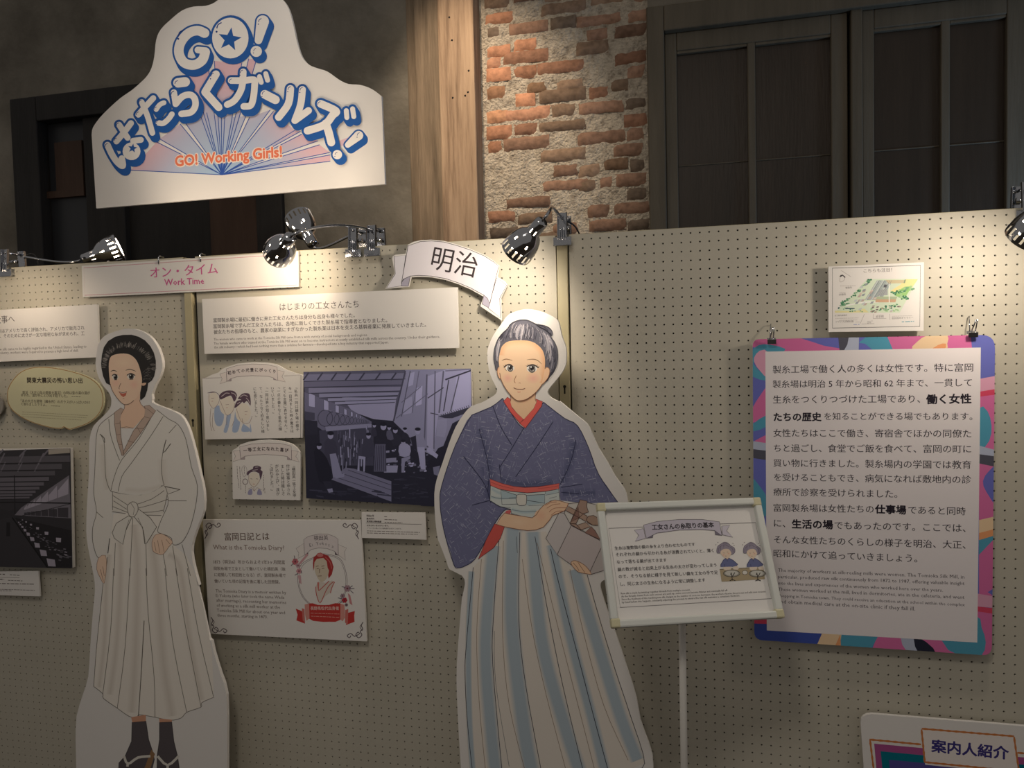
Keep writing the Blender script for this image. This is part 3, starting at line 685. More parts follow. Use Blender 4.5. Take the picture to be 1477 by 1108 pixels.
for pts in (((80,435),(160,415),(225,440),(260,510),(240,470),(200,430),(150,430)), ((240,470),(290,420),(360,400),(440,410),(480,470),(440,550),(400,470),(330,490),(260,520)), ((445,620),(480,540),(560,530),(520,580),(460,630)), ((490,510),(540,450),(600,435),(650,460),(660,600),(610,540),(570,570),(530,520))): a.poly(C1(*pts), HP, 3, 3)
for pts in (((290,470),(330,435),(380,440)), ((400,430),(450,450),(470,490)), ((520,490),(570,460),(620,480)), ((480,580),(520,555)), ((600,500),(630,530),(645,570)), ((270,480),(310,450))): a.line(C1(*pts), 1.0, (200,188,192), 4, 3)
for x, y in ((135,505),(330,590),(580,680)):
    a.line(C1((x, y),(x+40, y-4)), .5, LN, 4); a.line(C1((x+5, y+40),(x+25, y+37)), .7, (190,130,120), 4)
a.build('sketch_print', INK, t)
C2 = Z(330, 630, 10.55)
t, cv = sign('drawing_card', 'white card with a sketch of one woman, lower of the two drawing cards', 'card', C2((52,250),(60,205),(130,165),(180,118),(300,78),(450,53),(620,43),(820,68),(950,108),(1030,165),(1080,235),(1090,300),(1082,966),(60,950)), -.026, .008)
a = Art(cv); ribbon(a, C2((165,155),(350,112),(580,96),(780,102),(950,142),(956,352),(890,302),(800,288),(560,270),(350,282),(245,298),(182,330)), [C2((70,220),(165,205),(182,345),(65,378),(102,300)), C2((955,205),(1058,226),(1020,300),(1076,385),(958,356))], [C2((182,330),(245,297),(245,345),(182,346)), C2((888,302),(956,330),(958,356),(890,348))], EDG, ((226,218,216),(230,222,218)), (178,166,170), .5)
xs = [250+i*(878-250)/9 for i in range(10)]
a.chars('一等工女になれた喜び', C2(*[(x, 184+((x-565)/320)**2*26) for x in xs]), 5.8, (66,52,56), 5, .022); a.build('ribbon_heading', INK, t)
a = Art(cv)
for s_, p, q in (('「横田英一等工女申',(984,440),(1000,895)),('付け候事と申され',(900,450),(912,870)),('ました時は嬉しさ',(816,455),(828,868)),('が込み上げ、涙が',(732,450),(748,868)),('こぼれました。」',(648,448),(660,825))): a.column(s_, *C2(p, q), 5.2)
a.build('vertical_lettering', INK, t)
a = Art(cv)
for pts in (((290,880),(300,820),(345,790),(360,840),(350,882)), ((430,880),(440,820),(460,795),(495,830),(502,885))): a.poly(C2(*pts), (160,158,190), 0, 2)
a.ell(C2((385,650))[0], 8, 10.5, SK, 1); a.line(C2((305,580),(310,690),(380,765),(450,700),(480,640)), .5, LN, 2, 4); a.line(C2((380,765),(385,830)), .5, LN, 2); a.line(C2((290,800),(350,770),(385,830)), .5, LN, 2); a.line(C2((500,810),(430,775),(385,830)), .5, LN, 2)
for pts in (((275,560),(300,520),(400,480),(470,490),(510,540),(470,560),(400,530),(330,545),(290,590)), ((465,540),(515,530),(485,650),(470,600)), ((370,490),(380,450),(440,440),(490,465),(480,500),(420,480))): a.poly(C2(*pts), HP, 3, 3)
a.line(C2((400,465),(450,460)), 1, (190,180,186), 4); a.line(C2((360,515),(440,500)), 1, (190,180,186), 4)
for x in (330, 415): a.line(C2((x, 640),(x+28, 645)), .6, (90,70,70), 4)
a.line(C2((365,720),(395,722)), .7, (190,120,110), 4)
a.line([(C2((250,685))[0][0]+3.6*math.cos(k*.4), C2((250,685))[0][1]+4*math.sin(k*.4)) for k in range(16)], .9, (120,104,108), 2, closed=True)
a.line(spline(C2((205,560),(200,480),(235,440),(270,480),(272,560),(235,610)), 3, True), .4, (140,124,128), 2, closed=True)
for k, (p, q) in enumerate((((126,445),(135,640)),((165,455),(185,810)),((145,640),(155,780)),((255,740),(255,860)),((235,455),(240,570)),((530,580),(530,830)),((545,780),(550,860)))): a.micro(*C2(p, q), .9, (140,128,128), 1, k)
a.build('sketch_print', INK, t)

# workshop photograph with women
PB = Z(430, 520, 3.957)
t, cv = sign('photo_board', 'black and white photograph of women in a silk workshop, behind the woman in blue', 'photograph', PB((30,65),(987,46),(1005,846),(46,787)), -.030, .010)
a = Art(cv); K = PB
def nv(v):
    v = 22+v*.92
    return (int(min(255, v*.93)), int(min(255, v*.94)), int(min(255, v*1.12+10)))
a.poly(K((30,65),(987,46),(1005,846),(46,787)), nv(34), 0)
a.poly(K((30,66),(620,54),(545,340),(430,330),(310,290),(38,180)), nv(92), 1)
a.poly(K((250,210),(560,215),(545,345),(430,335),(310,292)), nv(168), 2)
for y0, y1, xl, xr, v in ((72,104,32,618,128),(112,138,34,600,110),(150,172,60,588,140),(182,198,120,575,150),(208,220,170,565,160),(230,238,210,558,166)):
    a.poly(K((xl,y0+8),(xr,y0),(xr-6,y1),(xl,y1+14)), nv(v), 3); a.line(K((xl,y1+16),(xr-6,y1+2)), .9, nv(46), 4)
for x in (60,140,220,300,380,470,560): a.line(K((x,70),(x-30,112)), 2.2, nv(60), 4)
a.poly(K((36,180),(310,285),(420,350),(410,420),(200,440),(38,330)), nv(112), 2)
for i in range(8):
    f = .76**i; vx, vy = 420, 345; x0 = vx+(60-vx)*f; x1 = vx+(97-vx)*f
    g = lambda x, y: (x, vy+(y-vy)*f)
    a.poly(K(g(x0,185),g(x1,200),g(x1,268),g(x0,262)), nv(186), 3); a.line(K(g(x0,185),g(x1,200),g(x1,268),g(x0,262)), .6, nv(70), 4, closed=True)
a.poly(K((38,290),(95,300),(95,340),(38,345)), nv(70), 3); a.poly(K((38,340),(110,345),(110,420),(38,430)), nv(40), 3)
for i in range(13):
    f = .84**i; cx, cy = 430+(155-430)*f, 352+(330-352)*f; r = 44*f+3
    c_ = K((cx, cy))[0]; a.line([(c_[0]+r/3.957*.9*math.cos(q*.42), c_[1]+r/3.957*math.sin(q*.42)) for q in range(15)], max(.4, 1.1*f), nv(52 if i % 2 else 66), 5, closed=True)
    a.line(K((cx, cy-r),(cx+36*f, cy-r+4)), .5, nv(150), 5)
a.poly(K((155,378),(420,362),(420,382),(160,405)), nv(150), 5)
a.poly(K((120,400),(430,378),(430,600),(260,620),(130,560)), nv(66), 4)
rn = random.Random(11)
for i in range(60):
    x = rn.uniform(215, 400); y = rn.uniform(395, 590)-(x-215)*.15; a.line(K((x,y),(x+rn.uniform(-4,4), y+rn.uniform(18,70))), rn.uniform(.5,1.6), nv(rn.choice((150,120,95,170,40))), 6)
# right-hand wall of windows
a.poly(K((612,54),(985,47),(990,300),(880,360),(800,560),(720,520),(545,350)), nv(150), 2)
for pts, v in ((((740,90),(850,50),(985,50),(985,260),(880,300),(800,310),(770,520),(735,490)), 176), (((670,160),(710,145),(705,250),(672,260)), 190), (((632,75),(665,65),(655,140),(628,150)), 180), (((600,230),(650,205),(650,300),(600,310)), 172), (((905,80),(985,52),(988,270),(880,300)), 190)): a.poly(K(*pts), nv(v), 3)
for p, q, wd, v in (((612,60),(545,345),2.2,70),((640,60),(590,320),1.4,90),((735,80),(720,480),2.0,96),((782,60),(775,505),1.6,96),((830,60),(805,300),2.2,104),((740,215),(830,155),1.5,70),((840,110),(985,58),2.2,50),((860,110),(830,290),1.5,60),((918,90),(870,290),1.6,90),((560,330),(740,190),1.2,110),((590,240),(700,150),1.2,110),((690,60),(650,300),1.2,110),((755,300),(800,310),1.2,60),((840,60),(985,50),1.6,120)): a.line(K(p, q), wd, nv(v), 4)
a.poly(K((800,320),(870,300),(985,265),(990,290),(880,330),(840,330)), nv(52), 5)
for i in range(14): a.line(K((815+i*12, 308-i*4),(822+i*12, 322-i*4)), 1.0, nv(70), 6)
a.poly(K((795,340),(850,330),(850,380),(835,440),(788,430)), nv(160), 5)
a.poly(K((740,490),(800,540),(790,560),(735,520)), nv(180), 5); a.poly(K((800,500),(1000,420),(1005,846),(700,830),(690,620),(760,560)), nv(30), 4)
# floor
a.poly(K((46,700),(200,600),(620,600),(1005,640),(1005,846),(46,787)), nv(34), 5)
a.poly(K((190,680),(270,612),(320,618),(532,690),(532,806)), nv(126), 6)
for p, q in (((220,668),(532,772)),((250,645),(532,740)),((285,625),(532,712))): a.line(K(p, q), .8, nv(60), 7)
for i in range(16):
    x = rn.uniform(60, 480); y = 760+rn.uniform(-40,30)+(x-60)*.03; a.line(K((x,y),(x+rn.uniform(30,90), y+rn.uniform(2,12))), 1.8, nv(rn.choice((52,60,46))), 6)
for i in range(30):
    x = rn.uniform(540, 720); y = rn.uniform(660, 790); a.line(K((x,y),(x+rn.uniform(10,50), y+rn.uniform(-8,8))), 1.6, nv(rn.choice((48,56,42))), 6)
# machines and baskets
for i in range(70):
    x = rn.uniform(500, 740); y = rn.uniform(440, 640); v = rn.choice((150,120,90,40,40,190)); s_ = rn.uniform(5, 22); a.poly(K((x,y),(x+s_,y-2),(x+s_,y+s_*.5),(x,y+s_*.6)), nv(v), 6)
for pts, v in (((345,545),(385,550),(380,635),(372,635),(372,565),(350,562),(350,632),(338,630)), 170), (((490,600),(570,600),(565,640),(490,640)), 165), (((590,560),(640,545),(640,560),(610,580),(605,640),(590,640)), 150), (((500,560),(560,555),(560,580),(500,585)), 150), (((770,610),(810,600),(800,660),(775,650)), 130): a.poly(K(*pts), nv(v), 7)
def person(head, r, body, lower, vb, vl, hair=1):
    a.poly(K(*body), nv(vb), 8, 2)
    if lower: a.poly(K(*lower), nv(vl), 8)
    a.ell(K(head)[0], r/3.957*.85, r/3.957, nv(168), 9, 12)
    if hair: a.ell(K((head[0], head[1]-r*.75))[0], r/3.957*1.0, r/3.957*.6, nv(24), 10, 12)
person((487,378), 20, ((440,415),(470,398),(510,400),(550,440),(530,490),(500,500),(445,480),(432,450)), ((440,478),(500,478),(505,635),(432,635)), 34, 96)
for i in range(6): a.line(K((448+i*10, 485),(440+i*12, 630)), .9, nv(54), 9)
person((402,432), 15, ((375,460),(400,445),(430,460),(435,545),(365,545)), None, 60, 0); person((555,400), 16, ((530,430),(555,418),(590,440),(580,480),(540,480)), None, 40, 0); person((610,398), 12, ((595,420),(612,412),(632,430),(628,460),(596,460)), None, 38, 0)
person((520,385), 12, ((505,405),(530,400),(545,450),(510,450)), None, 90, 0); person((435,372), 11, ((420,390),(440,386),(450,430),(420,430)), None, 50, 0); person((600,470), 14, ((575,490),(600,470),(640,490),(635,545),(580,545)), None, 170, 0)
person((683,405), 17, ((640,440),(675,425),(720,440),(722,500),(680,520),(655,490)), ((680,495),(722,495),(728,625),(700,620)), 150, 178); a.poly(K((640,440),(672,428),(680,520),(655,500)), nv(36), 9)
person((185,430), 19, ((150,470),(180,445),(215,465),(225,540),(200,600),(160,590)), ((180,535),(215,530),(250,650),(200,670)), 58, 150)
person((120,492), 16, ((90,520),(120,508),(165,560),(190,640),(180,700),(120,690)), ((140,690),(190,690),(195,745),(170,750)), 26, 40)
a.poly(K((165,735),(195,730),(200,752),(175,755)), nv(150), 9); a.poly(K((205,655),(265,645),(262,665),(215,675)), nv(150), 9)
a.build('photo_print', INK, t)

CC = Z(520, 735, 14.77)
t, cv = sign('caption_card', 'small white caption card under the workshop photograph of women', 'card', CC((22,60),(1378,66),(1400,645),(30,606)), -.024, .006)
a = Art(cv); CT = (92,84,82)
for s_, p, q, b in (('明治6年',(130,158),(292,158),.02),('繰糸所内',(130,216),(290,216),.02),('東京国立博物館蔵',(132,272),(446,282),.03),('創業当時の繰糸所内の様子。',(135,358),(604,366),.012),('フランスから導入された繰糸器で糸をひく工女たち。',(140,412),(880,428),.012)): a.text(s_, *CC(p, q), CT, 0, b, 1, 1)
a.build('caption_lettering', INK, t)
a = Art(cv); a.line(CC((115,288),(1300,320)), .5, CT)
for k, (p, q, wd) in enumerate((((505,152),(578,155),1.2),((510,214),(785,224),1.3),((515,274),(890,285),1.3),((138,456),(1265,490),1.2),((138,500),(1220,532),1.2))): a.micro(*CC(p, q), wd, (130,122,118), 0, k)
a.build('small_lettering', INK, t)

# diary panel
DP = Z(270, 730, 4.817); DQ = Z(415, 765, 7.383)
t, cv = sign('diary_panel', 'white panel about a diary with a red portrait of a woman, bottom left of centre', 'sign', DP((108,95),(1206,99),(1247,941),(155,888)), -.024, .008)
DB = (98,72,62)
a = Art(cv); a.text('富岡日記とは', *DP((262,240),(572,238)), DB, 0, .014); a.en('What is the Tomioka Diary?', *DP((180,301),(676,307)), (128,104,96)); a.build('heading_lettering', INK, t)
a = Art(cv)
for s_, p, q in (('1873（明治6）年からおよそ1年3ヶ月間富',(183,402),(680,406)),('岡製糸場で工女として働いていた横田英（後',(186,447),(684,452)),('に結婚して和田姓となる）が、富岡製糸場で',(190,490),(686,496)),('働いていた頃の記憶を後に著した回想録。',(190,534),(645,541))): a.text(s_, *DP(p, q), (108,88,80), 0, .01)
a.build('body_lettering', INK, t)
a = Art(cv)
for s_, p, q in (('The Tomioka Diary is a memoir written by',(198,600),(688,612)),('Ei Yokota (who later took the name Wada',(200,632),(675,645)),('after marriage), recounting her memories',(203,665),(688,681)),('of working as a silk mill worker at the',(205,700),(645,714)),('Tomioka Silk Mill for about one year and',(207,735),(680,752)),('three months, starting in 1873.',(210,769),(560,781))): a.en(s_, *DP(p, q), (120,104,98), 0, .006)
a.build('small_lettering', INK, t)
def curl(c, sx, sy):
    a = Art(cv); q = lambda *p: [(c[0]+sx*x/4.817, c[1]+sy*y/4.817) for x, y in p]
    a.line(q((0,120),(12,95),(2,70),(20,55),(8,30),(30,10),(50,30),(34,50),(22,35)), 1.2, (96,84,90), 0, 3); a.line(q((30,35),(60,20),(85,40),(110,25),(95,10),(85,25)), 1.2, (96,84,90), 0, 3); a.line(q((8,105),(22,85),(4,60)), .9, (96,84,90), 0, 3)
    a.build('corner_ornament', INK, t)
curl(DP((122,108))[0], 1, 1); curl(DP((1192,110))[0], -1, 1); curl(DP((166,892))[0], 1, -1); curl(DP((1222,926))[0], -1, -1)
a = Art(cv); RD = (196,62,58); RE = (120,104,112)
a.line(spline(DQ((375,250),(270,290),(150,360),(108,480),(120,620),(180,740),(300,830),(450,830),(560,770),(620,650),(632,520),(600,380),(540,290)), 4, True), .6, RE, 0, closed=True); a.line(spline(DQ((375,262),(280,298),(165,370),(122,485),(132,620),(190,735),(305,818),(445,818),(550,762),(606,648),(618,520),(588,385),(530,300)), 4, True), .5, RE, 0, closed=True)
ribbon(a, DQ((170,100),(220,65),(330,40),(430,42),(500,68),(535,95),(538,268),(500,225),(420,195),(330,188),(250,205),(180,265)), [DQ((88,195),(170,140),(180,265),(110,300),(118,240)), DQ((538,150),(625,190),(605,230),(615,320),(540,265))], [DQ((182,265),(220,225),(215,265)), DQ((500,225),(538,268),(505,262))], RE, ((222,214,214),(230,224,220)), (110,98,104), .5, 1)
a.text('横田英', *DQ((280,108),(432,104)), (96,88,92), 6, .012); a.chars('Ei Yokota', DQ((240,158),(262,154),(290,146),(316,142),(346,138),(376,138),(408,144),(440,156),(480,170)), 6.2, (96,88,92), 6, 0, True)
a.poly(DQ((225,780),(320,795),(440,795),(560,780),(560,955),(440,975),(330,972),(225,940)), RD, 2, 2); a.poly(DQ((85,835),(150,860),(185,995),(92,960),(105,900)), RD, 2); a.poly(DQ((715,860),(640,880),(620,1010),(712,975),(708,910)), RD, 2)
a.poly(DQ((180,790),(228,780),(232,935),(200,965),(185,900)), (214,150,140), 3); a.poly(DQ((560,780),(605,795),(610,930),(585,970),(560,950)), (214,150,140), 3); a.poly(DQ((150,830),(178,840),(185,985),(160,960)), (206,120,112), 3); a.poly(DQ((612,850),(645,838),(640,1000),(610,985)), (206,120,112), 3)
a.text('長野県松代出身者', *DQ((243,850),(548,850)), (232,200,192), 5, .02); a.micro(*DQ((245,882),(550,892)), 1.1, (226,160,150), 5, 1); a.micro(*DQ((250,915),(552,928)), 1.1, (226,160,150), 5, 2)
# portrait
a.poly(DQ((300,590),(330,545),(400,560),(470,535),(500,550),(460,660),(400,700),(345,775),(305,680)), (214,204,194), 1)
for pts in (((300,600),(305,680),(345,775),(400,660),(440,590),(490,545)), ((320,555),(325,620),(335,640),(400,580),(440,540)), ((500,550),(470,610),(455,670))): a.line(DQ(*pts), 1.1, (190,84,80), 3, 3)
a.poly(DQ((322,550),(335,560),(330,640),(318,610)), (214,130,120), 2)
a.poly(DQ((280,330),(300,300),(400,295),(430,330),(440,430),(415,510),(370,552),(335,535),(300,470),(282,400)), (212,200,180), 2, 2)
a.poly(DQ((272,435),(268,350),(275,290),(300,268),(320,245),(350,238),(385,255),(430,270),(470,330),(488,390),(470,470),(435,515),(430,480),(440,430),(425,400),(415,330),(380,295),(310,305),(285,340),(280,400)), (170,58,58), 4)
a.ell(DQ((345,265))[0], 4.5, 2.8, (206,130,126), 5); a.line(DQ((400,285),(450,340),(468,410)), 1.2, (206,110,106), 5, 3)
for p, q in (((300,385),(330,380)),((360,385),(392,378)),((308,408),(330,408)),((364,408),(390,405)),((322,488),(362,486)),((340,410),(336,455))): a.line(DQ(p, q), .8, (120,80,60), 5)
# flowers
for c_, r, col in (((80,335),4,(196,110,120)),((120,435),3.4,(206,150,158)),((110,375),3,(190,160,168)),((635,620),4.2,(170,140,150)),((605,745),3.4,(176,48,62)),((585,700),3,(160,140,150)),((625,795),2,(120,104,112))):
    c0 = DQ(c_)[0]
    for k in range(6): a.ell((c0[0]+r*.75*math.cos(k*1.05), c0[1]+r*.75*math.sin(k*1.05)), r*.5, r*.5, col, 6, 8)
    a.ell(c0, r*.35, r*.35, (120,60,70), 7, 8)
for pts in (((80,330),(70,270)),((60,350),(35,380)),((110,460),(75,480)),((150,460),(140,430)),((690,590),(650,620)),((710,620),(660,625)),((700,670),(665,640)),((575,600),(615,610)),((535,720),(580,730)),((560,770),(590,760))): a.line(DQ(*pts), 1.1, (110,104,116), 6)
a.poly(DQ((110,360),(205,245),(220,265),(140,360)), (206,160,166), 5); a.poly(DQ((105,480),(140,480),(148,575),(125,560)), (206,166,172), 5); a.poly(DQ((640,670),(665,690),(690,800),(660,780)), (204,140,144), 5)
a.build('portrait_print', INK, t)

# map board
MP = Z(1190, 375, 9.847)
t, cv = sign('map_board', 'small white board with a green and yellow site map, above the purple text board', 'sign', MP((48,94),(1405,32),(1402,1006),(50,1024)), -.026, .008)
a = Art(cv); a.line(MP((105,117),(1356,77),(1346,944),(106,968)), .8, (70,68,70), 0, closed=True); a.build('border_line', INK, t)
a = Art(cv); a.text('こちらも注目！', *MP((548,182),(950,166)), (128,122,122), 0, .01)
for s_, p, q in (('事務所',(288,410),(382,406)),('診療所',(198,508),(296,503)),('女工館内事務所',(135,802),(315,796)),('フランス式繰糸器',(150,893),(405,886)),('首長館',(722,824),(834,819)),('正門',(598,906),(652,903)),('首長館内ギャラリー',(948,844),(1250,832))): a.text(s_, *MP(p, q), (132,126,126), 0, .01, 1, 1)
a.build('map_lettering', INK, t)
a = Art(cv); G1, G2, G3, YL, GY, BG = (116,168,128), (60,124,92), (168,204,156), (240,226,160), (150,160,166), (196,204,206)
a.poly(MP((600,270),(1320,270),(1060,750),(140,750)), (214,228,206), 0)
a.poly(MP((1150,272),(1320,272),(1230,400),(960,480),(930,440),(1060,360)), YL, 1); a.poly(MP((140,720),(420,730),(560,690),(620,745),(140,750)), (230,224,168), 1); a.poly(MP((1000,460),(1130,380),(1240,370),(1120,560),(980,500)), (160,206,130), 1)
rn = random.Random(21)
def trees(n, x0, y0, x1, y1, sp, cs, r=(1.0, 2.2)):
    for i in range(n):
        f = rn.random(); x = x0+(x1-x0)*f+rn.uniform(-sp, sp); y = y0+(y1-y0)*f+rn.uniform(-sp, sp)*.6
        a.ell(MP((x, y))[0], rn.uniform(*r), rn.uniform(*r)*.75, rn.choice(cs), 4, 7)
trees(26, 230, 620, 500, 430, 22, (G1, G2, G2)); trees(10, 190, 690, 400, 690, 18, (G2, (50,96,100), G1), (.8, 1.6)); trees(14, 520, 380, 640, 290, 20, (G1, G2)); trees(40, 1000, 480, 1240, 390, 40, (G1, G2, G3, (140,196,110))); trees(22, 1060, 520, 1180, 540, 40, (G1, G3, G2)); trees(20, 640, 720, 1040, 640, 34, (G1, G2, G3)); trees(12, 840, 720, 1040, 700, 30, (G3, G1)); trees(8, 360, 730, 540, 730, 10, (G2, G1), (.8, 1.4)); trees(14, 600, 280, 660, 280, 8, (G2,), (.8, 1.4)); trees(12, 240, 640, 330, 620, 18, (G1, G2)); trees(16, 940, 450, 1000, 490, 20, (G1, G2), (.8, 1.6))
for i in range(9):
    x = 640+i*26; a.poly(MP((x+100,290),(x+118,290),(x-50,570),(x-72,570)), (BG, GY, (168,182,188))[i % 3], 3); a.line(MP((x+100,290),(x-72,570)), .35, (120,128,134), 5)
for i in range(26):
    x = rn.uniform(380, 700); y = rn.uniform(320, 700)
    if abs((x-640)+(y-450)*1.4) < 260: a.poly(MP((x,y),(x+40,y-8),(x+20,y+26),(x-20,y+30)), rn.choice((BG, GY, (214,200,190), (190,176,168))), 5)
a.poly(MP((860,285),(1140,285),(1120,330),(900,335)), (208,196,160), 3); a.poly(MP((1130,280),(1150,280),(1135,330),(1115,330)), (140,160,130), 4)
a.poly(MP((740,520),(1030,520),(1010,560),(720,560)), (176,190,160), 5); a.poly(MP((720,560),(1010,560),(1000,602),(715,602)), (206,170,140), 5); a.poly(MP((780,420),(890,420),(890,500),(740,510)), (170,174,176), 4); a.poly(MP((840,350),(880,350),(870,390),(830,390)), (96,100,106), 5); a.line(MP((910,340),(912,605)), 1.2, (244,242,236), 6); a.line(MP((300,650),(560,600),(760,600)), 1.5, (240,240,238), 3, 3); a.line(MP((290,690),(420,690)), 1.6, (60,90,100), 5)
for i in range(14): x = rn.uniform(640, 1080); y = rn.uniform(640, 735); a.poly(MP((x,y),(x+34,y-4),(x+24,y+16),(x-10,y+18)), rn.choice((BG, (200,190,184), (170,150,140), (120,110,110))), 5)
a.build('map_print', INK, t)
a = Art(cv); TH = (170,162,160)
for k, (p, q) in enumerate((((215,370),(440,366)),((205,468),(290,464)),((150,830),(480,824)),((200,860),(460,852)),((430,884),(490,882)),((950,800),(1240,792)),((600,872),(680,866)),((740,785),(830,780)))): a.micro(*MP(p, q), .6, TH, 0, k)
a.micro(*MP((1090,880),(1265,872)), 1.6, (130,176,188)); a.micro(*MP((405,918),(490,915)), 1.4, (160,170,206))
for p, q in (((500,905),(560,770)),((520,910),(700,905)),((690,770),(685,834)),((685,834),(870,830)),((920,765),(922,850)),((230,150),(370,240))): a.line(MP(p, q), .5, TH)
a.poly(MP((205,240),(220,215),(250,208),(290,240),(285,260),(250,225),(220,245)), (80,76,78), 1); a.line(MP((215,250),(210,310),(260,300),(285,255)), .5, TH, 1, 3); a.build('small_lettering', INK, t)

# purple text board, hung from two clips
V1 = Z(1070, 470, 3.887); V2 = Z(1070, 700, 3.887)
def rounded(c, rs):
    out = []
    for i in range(4):
        p, a_, b_ = c[i], c[i-1], c[(i+1) % 4]; r = rs[i]
        d = lambda q: ((q[0]-p[0])/math.hypot(q[0]-p[0], q[1]-p[1]), (q[1]-p[1])/math.hypot(q[0]-p[0], q[1]-p[1]))
        u1, u2 = d(a_), d(b_)
        for k in range(6):
            f = k/5; s0 = (p[0]+u1[0]*r, p[1]+u1[1]*r); s1 = (p[0]+u2[0]*r, p[1]+u2[1]*r)
            out.append(tuple((1-f)**2*s0[j]+2*f*(1-f)*p[j]+f*f*s1[j] for j in (0, 1)))
    return out
pr = rounded([(1085.6,489.5),(1435.4,483),(1430.6,946),(1088,923)], [10,20,14,12])
t, cv = sign('text_board', 'large text board with purple and pink painted border, hung from two clips', 'sign', pr, -.030, .010)
a = Art(cv); VI = (106,112,192); PI_ = (214,112,166); TE = (84,158,186); LP = (222,164,190); CR_ = (236,206,168); LG = (182,190,212); DG = (84,84,98); RE_ = (214,74,104); OR_ = (232,160,110)
a.poly(pr, VI, 0)
def b1(col, *p, lay=1, sm=2): a.poly(clip(spline(V1(*p), sm, True), pr), col, lay)
def b2(col, *p, lay=1, sm=2): a.poly(clip(spline(V2(*p), sm, True), pr), col, lay)
b1(PI_,(50,120),(90,60),(200,60),(330,70),(460,112),(590,135),(560,160),(200,160),(110,120))
b1(TE,(50,150),(95,108),(160,106),(245,130),(200,165),(110,160),(50,230),lay=2); b1(LP,(68,180),(100,140),(150,150),(150,290),(100,250),(75,215),lay=3); b1(TE,(50,200),(95,250),(150,280),(150,310),(50,280)); b1(PI_,(50,480),(110,380),(150,345),(150,500),(50,545),lay=2); b1(TE,(50,560),(150,495),(150,560),(50,595),lay=3); b1(PI_,(60,660),(100,630),(150,612),(150,660))
b1(LG,(50,645),(150,660),(150,705),(50,695),lay=3,sm=1); b1(DG,(50,690),(150,702),(150,755),(50,740),lay=4,sm=1); b1(TE,(50,860),(100,900),(150,980),(150,1060),(50,1060),lay=2)
b1(DG,(540,60),(600,60),(592,105),(572,140),(548,140),lay=4,sm=1); b1(LG,(598,60),(657,60),(655,140),(568,140),lay=3,sm=1); b1(TE,(655,96),(700,60),(830,60),(860,140),(740,140),(690,100),lay=2,sm=1); b1(PI_,(815,60),(1060,50),(970,140),(850,140),lay=3,sm=1); b1(CR_,(955,140),(985,88),(1045,52),(1150,46),(1152,100),(1135,140),lay=4); b1(OR_,(1060,140),(1100,108),(1145,100),(1130,140),lay=5); b1(PI_,(1150,46),(1282,46),(1292,140),(1142,140),lay=3,sm=1)
b1(LP,(1330,298),(1440,278),(1440,360),(1330,372),lay=2,sm=1); b1(RE_,(1330,370),(1440,352),(1440,384),(1330,398),lay=3,sm=1); b1(PI_,(1330,395),(1440,380),(1440,800),(1330,800),lay=1,sm=1); b1(TE,(1330,462),(1378,480),(1400,560),(1388,645),(1330,690),lay=2); b1(LG,(1330,672),(1440,702),(1440,735),(1330,722),lay=3,sm=1); b1(DG,(1330,720),(1440,735),(1440,795),(1330,772),lay=4,sm=1); b1(PI_,(1330,785),(1440,795),(1440,1100),(1330,1100),lay=1,sm=1); b1(VI,(1440,790),(1385,815),(1352,870),(1370,930),(1440,1010),lay=2)
b2(PI_,(1330,40),(1440,110),(1440,190),(1330,200),sm=1); b2(CR_,(1330,196),(1440,170),(1440,280),(1330,295),lay=2,sm=1); b2(OR_,(1330,268),(1440,240),(1440,275),(1330,308),lay=3,sm=1); b2(TE,(1330,305),(1440,275),(1330,390),lay=2,sm=1); b2(PI_,(1330,385),(1440,270),(1440,620),(1330,620),sm=1); b2(VI,(1378,600),(1440,560),(1440,640),lay=3,sm=1); b2(LP,(1320,608),(1440,628),(1440,690),(1320,680),lay=4,sm=1); b2(RE_,(1320,680),(1440,692),(1440,725),(1320,708),lay=5,sm=1); b2(PI_,(1320,705),(1440,715),(1440,960),(1320,960),lay=1,sm=1); b2(TE,(1310,730),(1345,800),(1368,880),(1340,960),(1230,960),(1120,870),lay=2)
b2((64,84,168),(50,775),(150,775),(150,800),(460,820),(430,900),(50,900),lay=1,sm=1); b2(RE_,(50,752),(150,752),(150,778),(50,775),lay=2,sm=1); b2(CR_,(450,830),(560,830),(545,920),(415,910),lay=3,sm=1); b2(OR_,(515,920),(552,836),(556,920),lay=4,sm=1); b2(TE,(555,830),(765,845),(720,930),(540,920),lay=2,sm=1); b2(PI_,(762,840),(1330,840),(1260,980),(715,960),lay=1,sm=1); b2(LG,(890,850),(970,850),(1020,960),(930,940),lay=3); b2((40,42,60),(962,850),(1035,880),(1090,945),(1000,960),lay=4)
b2(TE,(1125,870),(1330,870),(1345,960),(1250,960),lay=2)
a.build('painted_border', INK, t)
a = Art(cv); a.poly([(1103.9,507.3),(1414.8,501.4),(1409.6,927),(1106,909.5)], (236,230,232), 6); a.build('white_sheet', INK, t)
a = Art(cv); TX = (52,46,56)
